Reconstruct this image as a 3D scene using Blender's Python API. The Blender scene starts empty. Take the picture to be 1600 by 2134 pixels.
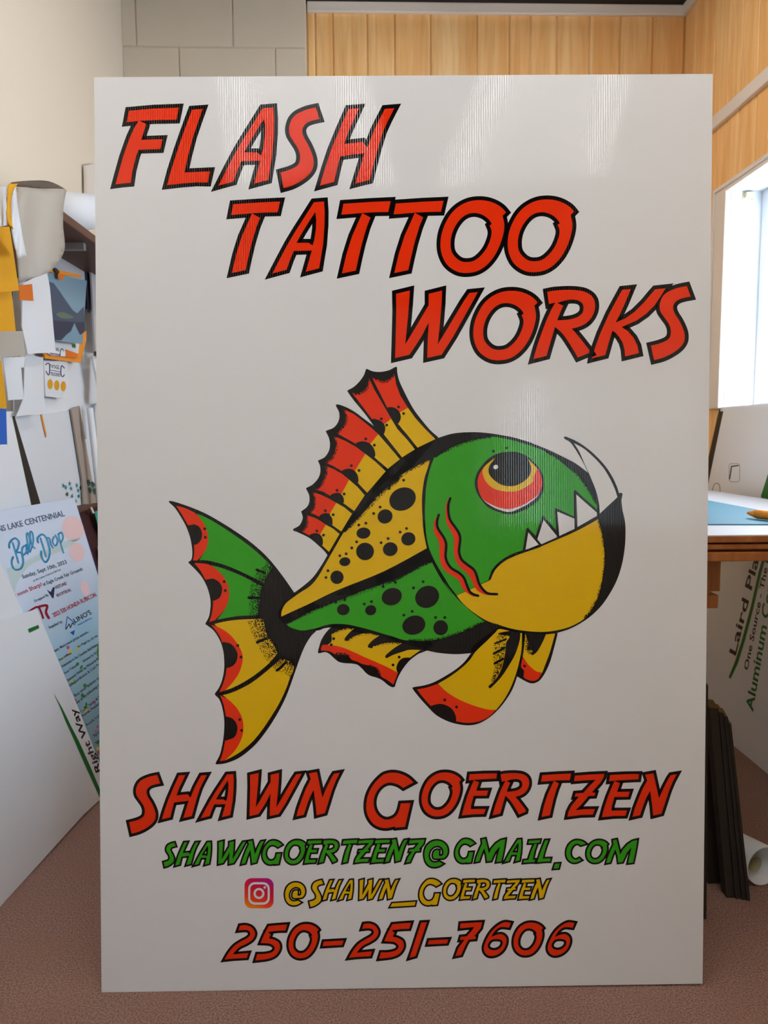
import bpy, bmesh, math, random
from mathutils import Vector, Matrix
from mathutils.geometry import delaunay_2d_cdt
random.seed(7)
SC = bpy.context.scene
COL = SC.collection

# ------------------------------------------------------------------ camera
FPX, CX, CY = 1603.0, 800.0, 1067.0
PITCH = math.atan(155.0 / FPX)
def ray(u, v): return Vector(((u - CX) / FPX, -(v - CY) / FPX, -1.0))
Zc = Vector((-0.005, math.cos(PITCH), math.sin(PITCH))).normalized()
_d = ray(755, 912).normalized()
Yc = (_d - _d.dot(Zc) * Zc).normalized()
Xc = Yc.cross(Zc)
RW = Matrix((Xc, Yc, Zc))                       # camera axes -> room axes
# the 4 ft x 6 ft sign board: lower left corner and its two edge directions, seen from the camera
S_T = Vector((-0.57115926, -0.97150454, -1.55576601))
S_X = Vector((0.99992448, 0.00970612, -0.00753823))
S_Y = Vector((0.00095669, 0.99826063, 0.02437))
CAM = Vector((0, 0, -Zc.dot(S_T)))
cam = bpy.data.cameras.new('camera'); cam_o = bpy.data.objects.new('camera', cam); COL.objects.link(cam_o)
cam.sensor_fit = 'VERTICAL'; cam.sensor_height = 36.0; cam.lens = FPX / 2134.0 * 36.0
cam.clip_start = 0.02
cam_o.matrix_world = Matrix.Translation(CAM) @ RW.to_4x4()
cam.dof.use_dof = True; cam.dof.focus_distance = 1.56; cam.dof.aperture_fstop = 6.0
SC.camera = cam_o

# ------------------------------------------------------------------ world and exposure
wd = bpy.data.worlds.new('sky'); SC.world = wd; wd.use_nodes = True
bg = wd.node_tree.nodes['Background']; bg.inputs[0].default_value = (0.66, 0.83, 1.0, 1); bg.inputs[1].default_value = 14.0
SC.view_settings.view_transform = 'Standard'; SC.view_settings.look = 'None'
SC.view_settings.gamma = 1.0; SC.view_settings.use_curve_mapping = False
SC.view_settings.exposure = -0.03
LAMP_W = 20.0          # emission of the ceiling tubes
SC.cycles.max_bounces = 6; SC.cycles.diffuse_bounces = 3; SC.cycles.glossy_bounces = 2; SC.cycles.transparent_max_bounces = 8; SC.cycles.transmission_bounces = 2
SC.cycles.use_adaptive_sampling = True; SC.cycles.adaptive_threshold = 0.08; SC.cycles.caustics_reflective = False; SC.cycles.caustics_refractive = False

su = bpy.data.lights.new('sun', 'SUN'); su.energy = 7.0; su.angle = math.radians(0.6); su.color = (1.0, 0.96, 0.9)
so = bpy.data.objects.new('sun', su); COL.objects.link(so); so.location = (3, -3, 5)
so.rotation_euler = Vector((-.10, .80, -.50)).to_track_quat('-Z', 'Y').to_euler()
# daylight portals in the two window openings (they only steer the sky's light sampling)
for py0, py1, pz0, pz1 in ((1.72, 2.975, 1.225, 2.035), (-2.9, -1.4, 1.0, 2.1)):
    al = bpy.data.lights.new('window_portal', 'AREA'); al.shape = 'RECTANGLE'; al.size = py1 - py0; al.size_y = pz1 - pz0; al.cycles.is_portal = True
    ao = bpy.data.objects.new('window_portal', al); COL.objects.link(ao)
    ao.matrix_world = Matrix.Translation((1.40 + .165, (py0 + py1) / 2, (pz0 + pz1) / 2)) @ Matrix(((0, 0, 1), (1, 0, 0), (0, 1, 0))).to_4x4()
# ------------------------------------------------------------------ helpers
def on(ax, val, u, v):
    r = RW @ ray(u, v); return CAM + r * ((val - CAM[ax]) / r[ax])
def onp(pl, u, v):
    r = RW @ ray(u, v); return CAM + r * ((pl[0] - CAM).dot(pl[1]) / r.dot(pl[1]))
def lin(c):
    f = lambda x: x / 12.92 if x <= 0.04045 else ((x + 0.055) / 1.055) ** 2.4
    return tuple(f(x / 255.0) for x in c) + (1.0,)
def mat(name, rgb, rough=0.5, spec=0.5, bump=None):
    m = bpy.data.materials.new(name); m.use_nodes = True
    b = m.node_tree.nodes['Principled BSDF']
    b.inputs['Base Color'].default_value = lin(rgb); b.inputs['Roughness'].default_value = rough
    b.inputs['Specular IOR Level'].default_value = spec
    if bump: bump(m, b)
    return m
def N(m, t, **kw):
    n = m.node_tree.nodes.new(t)
    for k, v in kw.items(): setattr(n, k, v)
    return n
def L(m, a, b): m.node_tree.links.new(a, b)
def noise_bump(scale, strength, dist=0.002, detail=4):
    def f(m, b):
        tc = N(m, 'ShaderNodeTexCoord'); nz = N(m, 'ShaderNodeTexNoise'); nz.inputs['Scale'].default_value = scale; nz.inputs['Detail'].default_value = detail
        bp = N(m, 'ShaderNodeBump'); bp.inputs['Strength'].default_value = strength; bp.inputs['Distance'].default_value = dist
        L(m, tc.outputs['Object'], nz.inputs['Vector']); L(m, nz.outputs['Fac'], bp.inputs['Height']); L(m, bp.outputs['Normal'], b.inputs['Normal'])
    return f
def flutes(m, b):                                  # fine vertical flutes of corrugated plastic
    tc = N(m, 'ShaderNodeTexCoord'); sx = N(m, 'ShaderNodeSeparateXYZ'); L(m, tc.outputs['Object'], sx.inputs[0])
    mu = N(m, 'ShaderNodeMath', operation='MULTIPLY'); mu.inputs[1].default_value = 2 * math.pi / 0.0046; L(m, sx.outputs['X'], mu.inputs[0])
    si = N(m, 'ShaderNodeMath', operation='SINE'); L(m, mu.outputs[0], si.inputs[0])
    bp = N(m, 'ShaderNodeBump'); bp.inputs['Strength'].default_value = 0.2; bp.inputs['Distance'].default_value = 0.0003
    L(m, si.outputs[0], bp.inputs['Height']); L(m, bp.outputs['Normal'], b.inputs['Coat Normal'])
    b.inputs['Specular IOR Level'].default_value = 0.0; b.inputs['Coat Weight'].default_value = 0.8; b.inputs['Coat Roughness'].default_value = 0.05
def mixcol(m, fac, c1, c2):
    mx = N(m, 'ShaderNodeMix', data_type='RGBA'); L(m, fac, mx.inputs['Factor'])
    for sock, c in ((mx.inputs['A'], c1), (mx.inputs['B'], c2)):
        if isinstance(c, tuple): sock.default_value = lin(c)
        else: L(m, c, sock)
    return mx.outputs['Result']

def tag(o, label=None, cat=None, group=None, kind=None):
    if label: o['label'] = label
    if cat: o['category'] = cat
    if group: o['group'] = group
    if kind: o['kind'] = kind
    return o
BASE = {}
def empty(name, loc, label=None, cat=None, group=None, kind=None):
    o = bpy.data.objects.new(name, None); COL.objects.link(o); o.location = loc; o.empty_display_size = 0.05
    BASE[o.name] = Vector(loc); return tag(o, label, cat, group, kind)
def build(name, verts, faces, m, parent=None, smooth=False, base=None):
    """link a mesh given in room coordinates; its origin is its parent's (or base)"""
    b = BASE[parent.name] if parent else (Vector(base) if base is not None else Vector((0, 0, 0)))
    me = bpy.data.meshes.new(name); me.from_pydata([tuple(Vector(v) - b) for v in verts], [], faces); me.update()
    if m: me.materials.append(m)
    if smooth:
        for p in me.polygons: p.use_smooth = True
    o = bpy.data.objects.new(name, me); COL.objects.link(o)
    if parent: o.parent = parent
    else: o.location = b
    BASE[o.name] = b
    return o
def box_vf(lo, hi):
    x0, y0, z0 = lo; x1, y1, z1 = hi
    v = [(x0,y0,z0),(x1,y0,z0),(x1,y1,z0),(x0,y1,z0),(x0,y0,z1),(x1,y0,z1),(x1,y1,z1),(x0,y1,z1)]
    f = [(0,3,2,1),(4,5,6,7),(0,1,5,4),(1,2,6,5),(2,3,7,6),(3,0,4,7)]
    return v, f
def boxes(name, bl, m, parent=None, base=None, bevel=0.0):
    V, F = [], []
    for lo, hi in bl:
        v, f = box_vf(lo, hi); k = len(V); V += v; F += [tuple(i + k for i in q) for q in f]
    o = build(name, V, F, m, parent, base=base)
    if bevel:
        md = o.modifiers.new('bevel', 'BEVEL'); md.width = bevel; md.segments = 2
    return o
def pip(p, loops):
    c = False
    for lp in loops:
        j = len(lp) - 1
        for i in range(len(lp)):
            a, b = lp[i], lp[j]
            if (a[1] > p[1]) != (b[1] > p[1]) and p[0] < (b[0] - a[0]) * (p[1] - a[1]) / (b[1] - a[1]) + a[0]: c = not c
            j = i
    return c
def fill(loops):
    pts, edges = [], []
    for lp in loops:
        k = len(pts); n = len(lp); pts += [Vector((p[0], p[1])) for p in lp]; edges += [(k + i, k + (i + 1) % n) for i in range(n)]
    v, _, f, *_ = delaunay_2d_cdt(pts, edges, [], 0, 1e-5)
    F = [t for t in f if pip(sum((v[i] for i in t), Vector((0, 0))) / len(t), loops)]
    return [(q.x, q.y) for q in v], F
def smooth(pts, closed=True, step=4):
    """Catmull-Rom through pts; a point with a third entry is a corner"""
    n = len(pts); out = []
    rng = range(n if closed else n - 1)
    g = lambda i: pts[i % n] if closed else pts[max(0, min(n - 1, i))]
    for i in rng:
        p1, p2 = g(i), g(i + 1)
        p0 = g(i - 1) if len(p1) < 3 else p1
        p3 = g(i + 2) if len(p2) < 3 else p2
        for s in range(step):
            t = s / step; t2, t3 = t * t, t * t * t
            out.append(tuple(0.5 * (2 * p1[k] + (p2[k] - p0[k]) * t + (2 * p0[k] - 5 * p1[k] + 4 * p2[k] - p3[k]) * t2 + (3 * p1[k] - p0[k] - 3 * p2[k] + p3[k]) * t3) for k in (0, 1)))
    if not closed: out.append(tuple(pts[-1][:2]))
    return out
def T(cr, pts):
    """crop coordinates -> photograph pixels; cr = (x0, y0, scale)"""
    return [(cr[0] + p[0] / cr[2], cr[1] + p[1] / cr[2]) + tuple(p[2:]) for p in pts]
def quad_strip(line, w, closed=False, caps=True):
    """a stroke of width w with round joints, as verts and faces in pixels"""
    V, F = [], []; n = len(line); r = w / 2
    for i in range(n if closed else n - 1):
        a, b = line[i], line[(i + 1) % n]; dx, dy = b[0] - a[0], b[1] - a[1]; l = math.hypot(dx, dy) or 1
        nx, ny = -dy / l * r, dx / l * r; k = len(V)
        V += [(a[0] + nx, a[1] + ny), (b[0] + nx, b[1] + ny), (b[0] - nx, b[1] - ny), (a[0] - nx, a[1] - ny)]; F.append((k, k + 1, k + 2, k + 3))
    for p in line:
        k = len(V); V += [(p[0] + r * math.cos(t * math.pi / 5), p[1] + r * math.sin(t * math.pi / 5)) for t in range(10)]; F.append(tuple(range(k, k + 10)))
    return V, F
def miter_ring(lp, w, limit=3.2):
    """band of width w around a loop with pointed corners"""
    n = len(lp); V, F = [], []
    nr = []
    for i in range(n):
        a, b = lp[i], lp[(i + 1) % n]; dx, dy = b[0] - a[0], b[1] - a[1]; l = math.hypot(dx, dy) or 1e-9; nr.append((-dy / l, dx / l))
    for i in range(n):
        a, b = lp[i], lp[(i + 1) % n]; x, y = nr[i]; k = len(V)
        V += [(a[0] + x * w, a[1] + y * w), (b[0] + x * w, b[1] + y * w), (b[0] - x * w, b[1] - y * w), (a[0] - x * w, a[1] - y * w)]; F.append((k, k + 1, k + 2, k + 3))
        p, q = nr[i - 1], nr[i]
        for s in (1, -1):
            mx, my = p[0] + q[0], p[1] + q[1]; ml = math.hypot(mx, my)
            if ml < 1e-6: continue
            c = ml / 2; d = w / max(c, 1 / limit); k = len(V)
            V += [a[:2], (a[0] + s * p[0] * w, a[1] + s * p[1] * w), (a[0] + s * mx / ml * d, a[1] + s * my / ml * d), (a[0] + s * q[0] * w, a[1] + s * q[1] * w)]
            F.append((k, k + 1, k + 2, k + 3))
    return V, F
def ell(cx, cy, rx, ry, rot=0.0, n=28):
    c, s = math.cos(rot), math.sin(rot)
    return [(cx + rx * math.cos(t) * c - ry * math.sin(t) * s, cy + rx * math.cos(t) * s + ry * math.sin(t) * c) for t in (2 * math.pi * i / n for i in range(n))]
def merge(vf):
    V, F = [], []
    for v, f in vf:
        k = len(V); V += list(v); F += [tuple(i + k for i in q) for q in f]
    return V, F

# ------------------------------------------------------------------ materials
M = {}
M['plaster'] = mat('cream_painted_plaster', (228, 215, 196), 0.6, 0.3, noise_bump(60, 0.08))
M['block'] = mat('painted_block', (216, 203, 184), 0.65, 0.3, noise_bump(90, 0.25, 0.002))
M['trim'] = mat('white_trim_paint', (226, 216, 206), 0.45, 0.4)
M['ceiling'] = mat('dark_ceiling', (46, 38, 34), 0.8, 0.2)
M['white'] = mat('white_plastic', (230, 232, 236), 0.4, 0.4)
M['paper'] = mat('white_paper', (222, 224, 228), 0.6, 0.3)
M['greyvinyl'] = mat('grey_white_vinyl', (176, 169, 158), 0.5, 0.35)
M['grey'] = mat('grey_sheet', (186, 184, 188), 0.6, 0.3)
M['yellowsheet'] = mat('mustard_sheet', (222, 158, 8), 0.5, 0.3)
M['orange'] = mat('orange_plastic', (236, 146, 40), 0.5, 0.3)
M['deeporange'] = mat('deep_orange', (222, 112, 24), 0.5, 0.3)
M['blue'] = mat('blue_sheet', (12, 92, 190), 0.5, 0.3)
M['navy'] = mat('navy_print', (30, 34, 78), 0.5, 0.3)
M['darkblue'] = mat('dark_blue_edge', (16, 26, 92), 0.5, 0.3)
M['teal'] = mat('teal_print', (30, 130, 150), 0.5, 0.3)
M['dkgreen'] = mat('dark_green_print', (24, 70, 58), 0.5, 0.3)
M['maroon'] = mat('maroon_card', (62, 26, 28), 0.6, 0.3)
M['brown'] = mat('brown_shelf', (92, 62, 50), 0.5, 0.3)
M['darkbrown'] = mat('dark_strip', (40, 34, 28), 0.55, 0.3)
M['black'] = mat('black_print', (26, 22, 24), 0.45, 0.4)
M['green'] = mat('green_print', (10, 110, 40), 0.45, 0.4)
M['metal'] = mat('grey_metal', (140, 140, 140), 0.35, 0.5)
M['matteal'] = mat('cutting_mat', (70, 130, 150), 0.5, 0.35)
M['pine'] = mat('pine_plain', (190, 120, 58), 0.5, 0.3)
def wood(name, c1, c2, c3, scale=1.0, rough=0.42):
    m = bpy.data.materials.new(name); m.use_nodes = True; b = m.node_tree.nodes['Principled BSDF']
    tc = N(m, 'ShaderNodeTexCoord'); oi = N(m, 'ShaderNodeObjectInfo')
    mp = N(m, 'ShaderNodeMapping'); mp.inputs['Scale'].default_value = (14 * scale, 14 * scale, 0.9 * scale)
    va = N(m, 'ShaderNodeVectorMath', operation='MULTIPLY_ADD'); va.inputs[1].default_value = (1, 1, 1)
    mu = N(m, 'ShaderNodeMath', operation='MULTIPLY'); mu.inputs[1].default_value = 37.0; L(m, oi.outputs['Random'], mu.inputs[0])
    L(m, tc.outputs['Object'], va.inputs[0]); L(m, mu.outputs[0], va.inputs[2]); L(m, va.outputs[0], mp.inputs['Vector'])
    n1 = N(m, 'ShaderNodeTexNoise'); n1.inputs['Scale'].default_value = 1.6; n1.inputs['Detail'].default_value = 5; n1.inputs['Distortion'].default_value = 0.6
    n2 = N(m, 'ShaderNodeTexNoise'); n2.inputs['Scale'].default_value = 7.0; n2.inputs['Detail'].default_value = 6; n2.inputs['Distortion'].default_value = 0.3
    L(m, mp.outputs[0], n1.inputs['Vector']); L(m, mp.outputs[0], n2.inputs['Vector'])
    r1 = N(m, 'ShaderNodeMapRange'); r1.inputs[1].default_value = 0.36; r1.inputs[2].default_value = 0.66; L(m, n1.outputs['Fac'], r1.inputs[0])
    r2 = N(m, 'ShaderNodeMapRange'); r2.inputs[1].default_value = 0.45; r2.inputs[2].default_value = 0.75; L(m, n2.outputs['Fac'], r2.inputs[0])
    c = mixcol(m, r1.outputs[0], c1, c2)
    c = mixcol(m, r2.outputs[0], c, c3) if False else c
    mx = N(m, 'ShaderNodeMath', operation='MULTIPLY'); mx.inputs[1].default_value = 0.45; L(m, r2.outputs[0], mx.inputs[0])
    c = mixcol(m, mx.outputs[0], c, c3)
    L(m, c, b.inputs['Base Color']); b.inputs['Roughness'].default_value = rough; b.inputs['Specular IOR Level'].default_value = 0.4
    return m
M['panelwood'] = wood('pine_panelling', (252, 208, 146), (240, 180, 110), (208, 142, 76), .6)
M['benchwood'] = wood('bench_wood', (176, 108, 50), (150, 84, 34), (112, 58, 22), 0.8)
def carpet():
    m = bpy.data.materials.new('brown_carpet'); m.use_nodes = True; b = m.node_tree.nodes['Principled BSDF']
    tc = N(m, 'ShaderNodeTexCoord')
    n1 = N(m, 'ShaderNodeTexNoise'); n1.inputs['Scale'].default_value = 260; n1.inputs['Detail'].default_value = 3
    n2 = N(m, 'ShaderNodeTexNoise'); n2.inputs['Scale'].default_value = 9; n2.inputs['Detail'].default_value = 5
    for n in (n1, n2): L(m, tc.outputs['Object'], n.inputs['Vector'])
    r = N(m, 'ShaderNodeMapRange'); r.inputs[1].default_value = 0.33; r.inputs[2].default_value = 0.68; L(m, n1.outputs['Fac'], r.inputs[0])
    c = mixcol(m, r.outputs[0], (122, 92, 82), (180, 146, 134))
    r2 = N(m, 'ShaderNodeMapRange'); r2.inputs[1].default_value = 0.4; r2.inputs[2].default_value = 0.7; r2.inputs[4].default_value = 0.35; L(m, n2.outputs['Fac'], r2.inputs[0])
    c = mixcol(m, r2.outputs[0], c, (158, 116, 100))
    L(m, c, b.inputs['Base Color']); b.inputs['Roughness'].default_value = 0.95; b.inputs['Specular IOR Level'].default_value = 0.1
    bp = N(m, 'ShaderNodeBump'); bp.inputs['Strength'].default_value = 0.8; bp.inputs['Distance'].default_value = 0.004
    L(m, n1.outputs['Fac'], bp.inputs['Height']); L(m, bp.outputs['Normal'], b.inputs['Normal'])
    return m
M['carpet'] = carpet()
def glass():
    m = bpy.data.materials.new('window_glass'); m.use_nodes = True; nt = m.node_tree; nt.nodes.remove(nt.nodes['Principled BSDF'])
    tr = N(m, 'ShaderNodeBsdfTransparent'); gl = N(m, 'ShaderNodeBsdfGlossy'); gl.inputs['Roughness'].default_value = 0.02
    mx = N(m, 'ShaderNodeMixShader'); mx.inputs[0].default_value = 0.05
    L(m, tr.outputs[0], mx.inputs[1]); L(m, gl.outputs[0], mx.inputs[2]); L(m, mx.outputs[0], nt.nodes['Material Output'].inputs[0])
    return m
M['glass'] = glass()
def emit(name, rgb, s):
    m = bpy.data.materials.new(name); m.use_nodes = True; b = m.node_tree.nodes['Principled BSDF']
    b.inputs['Emission Color'].default_value = rgb + (1,); b.inputs['Emission Strength'].default_value = s; b.inputs['Base Color'].default_value = (0.8, 0.8, 0.8, 1)
    return m
M['tube'] = emit('fluorescent_tube', (1.0, 0.98, 0.95), LAMP_W)
# sign inks
M['board'] = mat('sign_white', (228, 230, 234), 0.28, 0.5, flutes)
M['s_black'] = mat('sign_black_ink', (14, 10, 11), 0.26, 0.5, flutes)
M['s_red'] = mat('sign_red_ink', (240, 52, 14), 0.28, 0.45, flutes)
M['s_green'] = mat('sign_green_ink', (52, 166, 28), 0.28, 0.45, flutes)
M['s_yellow'] = mat('sign_yellow_ink', (232, 188, 6), 0.28, 0.45, flutes)

# ================================================================== ROOM SHELL
XL, XR, YB, YF, ZT = -0.985, 1.40, 3.455, -3.4, 2.945
WY0, WY1 = 1.72, 2.975                                   # window opening in the right wall
WZ0, WZ1 = 1.225, 2.035
boxes('floor', [((XL - .2, YF - .2, -.1), (XR + .4, YB + .2, 0))], M['carpet']); bpy.data.objects['floor']['kind'] = 'structure'
tag(boxes('ceiling', [((XL - .2, YF - .2, ZT), (XR + .4, YB + .2, ZT + .1))], M['ceiling']), kind='structure')
tag(boxes('wall_left', [((XL - .15, YF - .2, 0), (XL, YB + .2, ZT))], M['plaster']), kind='structure')
xp = on(1, YB - .055, 637, 80).x
wb = tag(boxes('wall_back', [((xp, YB + .006, 0), (XR + .3, YB + .2, ZT))], M['panelwood'], base=(0.5, YB, 0)), kind='structure')
# planks of the back wall
ppx = [640, 657, 694, 765, 822, 897, 994, 1061, 1105, 1160, 1228, 1292, 1360, 1432]
ed = [on(1, YB, p, 100).x for p in ppx]; ed[-1] = XR
for i in range(len(ed) - 1):
    x0, x1 = ed[i] + .0025, ed[i + 1] - .0025
    V = [(x0, YB + .008, 0), (x0, YB + .002, 0), (x0 + .004, YB, 0), (x1 - .004, YB, 0), (x1, YB + .002, 0), (x1, YB + .008, 0)]
    k = len(V); VV = [(x, y, .001) for x, y, z in V] + [(x, y, ZT - .001) for x, y, z in V]
    build('plank', VV, [(j, (j + 1) % k, (j + 1) % k + k, j + k) for j in range(k)], M['panelwood'], wb)
# concrete block pier on the left of the back wall
YP = YB - .055
pier = tag(boxes('wall_back_left', [((XL - .1, YP + .005, 0), (xp, YB + .2, ZT))], M['block'], base=((XL + xp) / 2, YP, 0)), kind='structure')
zj = on(1, YP, 373, 97).z; x_low = on(1, YP, 373, 130).x; x_up = on(1, YP, 283, 60).x
for r in range(-9, 2):
    z0 = zj + r * .2 + .003; z1 = min(z0 + .194, ZT)
    xs = (x_up if r % 2 == 0 else x_low)
    while xs > XL: xs -= .4
    while xs < xp:
        a, b_ = max(xs + .003, XL), min(xs + .397, xp)
        if b_ - a > .02 and z1 - z0 > .02:
            boxes('block', [((a, YP, z0), (b_, YP + .006, z1))], M['block'], pier, bevel=.0025)
        xs += .4
# right wall with the window opening
wr = tag(boxes('wall_right', [((XR + .006, 1.0, 0), (XR + .17, WY0 - .013, ZT)), ((XR + .006, WY1 + .013, 0), (XR + .17, YB + .2, ZT)), ((XR + .006, WY0 - .013, 0), (XR + .17, WY1 + .013, WZ0 - .021)), ((XR + .006, WY0 - .013, WZ1 + .013), (XR + .17, WY1 + .013, ZT))], M['panelwood'], base=(XR, 2.4, 0)), kind='structure')
y = YB; ws = [.115, .10, .082, .13, .10, .12, .09, .14, .10, .085, .12, .11, .13, .1, .12, .1, .13]
for w in ws:
    y1, y0 = y - .002, y - w + .002; y -= w
    segs = [(.001, ZT - .001)] if y1 <= WY0 or y0 >= WY1 else [(.001, WZ0), (WZ1, ZT - .001)]
    for z0, z1 in segs:
        V = [(XR + .008, y0), (XR + .002, y0), (XR, y0 + .003), (XR, y1 - .003), (XR + .002, y1), (XR + .008, y1)]; k = 6
        build('plank', [(a, b_, z0) for a, b_ in V] + [(a, b_, z1) for a, b_ in V], [(j, j + k, (j + 1) % k + k, (j + 1) % k) for j in range(k)], M['panelwood'], wr)
# walls behind the camera, with an added unseen window lighting the sign
tag(boxes('wall_front', [((XL - .2, YF - .2, 0), (XR + .4, YF, ZT))], M['plaster']), kind='structure')
tag(boxes('wall_right_front', [((XR + .006, YF - .2, 0), (XR + .17, -2.9, ZT)), ((XR + .006, -1.4, 0), (XR + .17, 1.0, ZT)), ((XR + .006, -2.9, 0), (XR + .17, -1.4, 1.0)), ((XR + .006, -2.9, 2.1), (XR + .17, -1.4, ZT))], M['plaster']), kind='structure')
VY0, VY1 = -2.9, -1.4; UZ0, UZ1 = 1.0, 2.1
w2 = empty('window_added', (XR, (VY0 + VY1) / 2, UZ0), kind='structure')
boxes('casing', [((XR - .02, VY1, UZ0), (XR + .006, VY1 + .1, UZ1 + .1)), ((XR - .02, VY0, UZ1), (XR + .006, VY1, UZ1 + .1)), ((XR - .02, VY0 - .1, UZ0), (XR + .006, VY0, UZ1 + .1)), ((XR - .02, VY0 - .1, UZ0 - .1), (XR + .006, VY1 + .1, UZ0))], M['trim'], w2, bevel=.004)
boxes('window_frame', [((XR + .12, VY0, UZ0), (XR + .17, VY1, UZ0 + .05)), ((XR + .12, VY0, UZ1 - .05), (XR + .17, VY1, UZ1)), ((XR + .12, VY0, UZ0 + .05), (XR + .17, VY0 + .05, UZ1 - .05)), ((XR + .12, VY1 - .05, UZ0 + .05), (XR + .17, VY1, UZ1 - .05)), ((XR + .125, -2.325, UZ0 + .05), (XR + .165, -2.275, UZ1 - .05))], M['white'], w2)
for a, b_ in ((VY0 + .05, -2.325), (-2.275, VY1 - .05)): boxes('pane', [((XR + .142, a, UZ0 + .05), (XR + .148, b_, UZ1 - .05))], M['glass'], w2)
# trims
tag(boxes('trim_1', [((xp + .005, YB - .02, on(1, YB, 900, 31).z), (XR, YB, ZT))], M['trim'], bevel=.003), kind='structure')
tag(boxes('trim_2', [((XR - .02, YF, on(1, YB, 900, 31).z), (XR, YB - .02, ZT))], M['trim'], bevel=.003), kind='structure')
zb0, zb1 = on(0, XR, 1540, 229).z, on(0, XR, 1540, 201).z
tag(boxes('trim_3', [((XR - .018, YF, zb0), (XR, YB - .02, zb1))], M['trim'], bevel=.003), kind='structure')
# window in the right wall: casing, jambs, frame, panes
w1 = empty('window_1', (XR, (WY0 + WY1) / 2, WZ0), kind='structure')
yo = on(0, XR, 1490, 600).y; zo = on(0, XR, 1520, 381).z
boxes('casing', [((XR - .02, WY1, WZ0 - .005), (XR + .006, yo, zo)), ((XR - .02, WY0 - .1, WZ1), (XR + .006, WY1, zo)), ((XR - .02, WY0 - .1, WZ0 - .005), (XR + .006, WY0, WZ1))], M['trim'], w1, bevel=.004)
boxes('casing_bead', [((XR - .026, yo - .018, WZ0 - .004), (XR - .02, yo - .004, zo - .004)), ((XR - .026, WY0 - .09, zo - .018), (XR - .02, yo - .018, zo - .004))], M['trim'], w1, bevel=.002)
XJ = XR + .17
boxes('jamb', [((XR, WY1, WZ0), (XJ, WY1 + .012, WZ1)), ((XR, WY0 - .012, WZ0), (XJ, WY0, WZ1)), ((XR, WY0 - .012, WZ1), (XJ, WY1 + .012, WZ1 + .012))], M['white'], w1)
boxes('window_sill', [((XR - .004, WY0 - .012, WZ0 - .016), (XJ, WY1 + .012, WZ0))], M['white'], w1)
boxes('window_frame', [((XJ - .05, WY1 - .05, WZ0), (XJ, WY1, WZ1)), ((XJ - .05, WY0, WZ0), (XJ, WY0 + .05, WZ1)), ((XJ - .05, WY0 + .05, WZ0), (XJ, WY1 - .05, WZ0 + .05)), ((XJ - .05, WY0 + .05, WZ1 - .05), (XJ, WY1 - .05, WZ1)), ((XJ - .045, 2.32, WZ0 + .05), (XJ - .005, 2.37, WZ1 - .05))], M['white'], w1, bevel=.003)
for a, b_ in ((WY0 + .05, 2.32), (2.37, WY1 - .05)): boxes('pane', [((XJ - .028, a, WZ0 + .05), (XJ - .022, b_, WZ1 - .05))], M['glass'], w1)
yc = WY1 - .004
cl = empty('blind_bracket', (XR + .06, yc - .02, WZ1 - .03), 'small beige blind bracket screwed to the top of the window jamb', 'bracket')
M['beige'] = mat('beige_plastic', (206, 196, 160), 0.5, 0.3)
boxes('plate', [((XR + .045, WY1 - .004, WZ1 - .032), (XR + .085, WY1, WZ1 - .002))], M['beige'], cl)
boxes('hook', [((XR + .05, WY1 - .022, WZ1 - .028), (XR + .08, WY1 - .004, WZ1 - .008))], M['beige'], cl, bevel=.002)

# ceiling lamps: two bare twin tube battens, one over each side of the camera
def tube_vf(p0, p1, r, n=12, r1=None, caps=True):
    p0, p1 = Vector(p0), Vector(p1); d = (p1 - p0).normalized(); a = d.orthogonal().normalized(); b_ = d.cross(a); r1 = r if r1 is None else r1
    V = [p0 + (a * math.cos(t) + b_ * math.sin(t)) * r for t in (2 * math.pi * i / n for i in range(n))] + [p1 + (a * math.cos(t) + b_ * math.sin(t)) * r1 for t in (2 * math.pi * i / n for i in range(n))]
    F = [(i, (i + 1) % n, (i + 1) % n + n, i + n) for i in range(n)]
    if caps: F += [tuple(range(n))[::-1], tuple(range(n, 2 * n))]
    return V, F
for lx, y0, y1, lab in ((.45, 1.75, 2.85, 'added fluorescent batten above the workbench to brighten bench and walls'), (-.36, -1.05, .25, 'fluorescent batten on the ceiling behind the camera near the cream wall'), (.76, -1.05, .25, 'fluorescent batten on the ceiling behind the camera near the panelled wall'), (-.36, .30, 1.60, 'fluorescent batten on the ceiling before the sign near the cream wall'), (.76, .30, 1.60, 'fluorescent batten on the ceiling before the sign near the panelled wall')):  # the bench batten is added out of view to brighten bench and walls
    lp = empty('fluorescent_lamp', (lx, (y0 + y1) / 2, ZT), lab, 'ceiling lamp', 'fluorescent ceiling battens')
    boxes('housing', [((lx - .06, y0, ZT - .05), (lx + .06, y1, ZT))], M['white'], lp, bevel=.004)
    for s in (-.04, .04):
        v, f = tube_vf((lx + s, y0 + .03, ZT - .07), (lx + s, y1 - .03, ZT - .07), .016); build('tube', v, f, M['tube'], lp, smooth=True)
        boxes('tube_holder', [((lx + s - .014, y0 + .015, ZT - .085), (lx + s + .014, y0 + .03, ZT - .05)), ((lx + s - .014, y1 - .03, ZT - .085), (lx + s + .014, y1 - .015, ZT - .05))], M['white'], lp)
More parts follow.
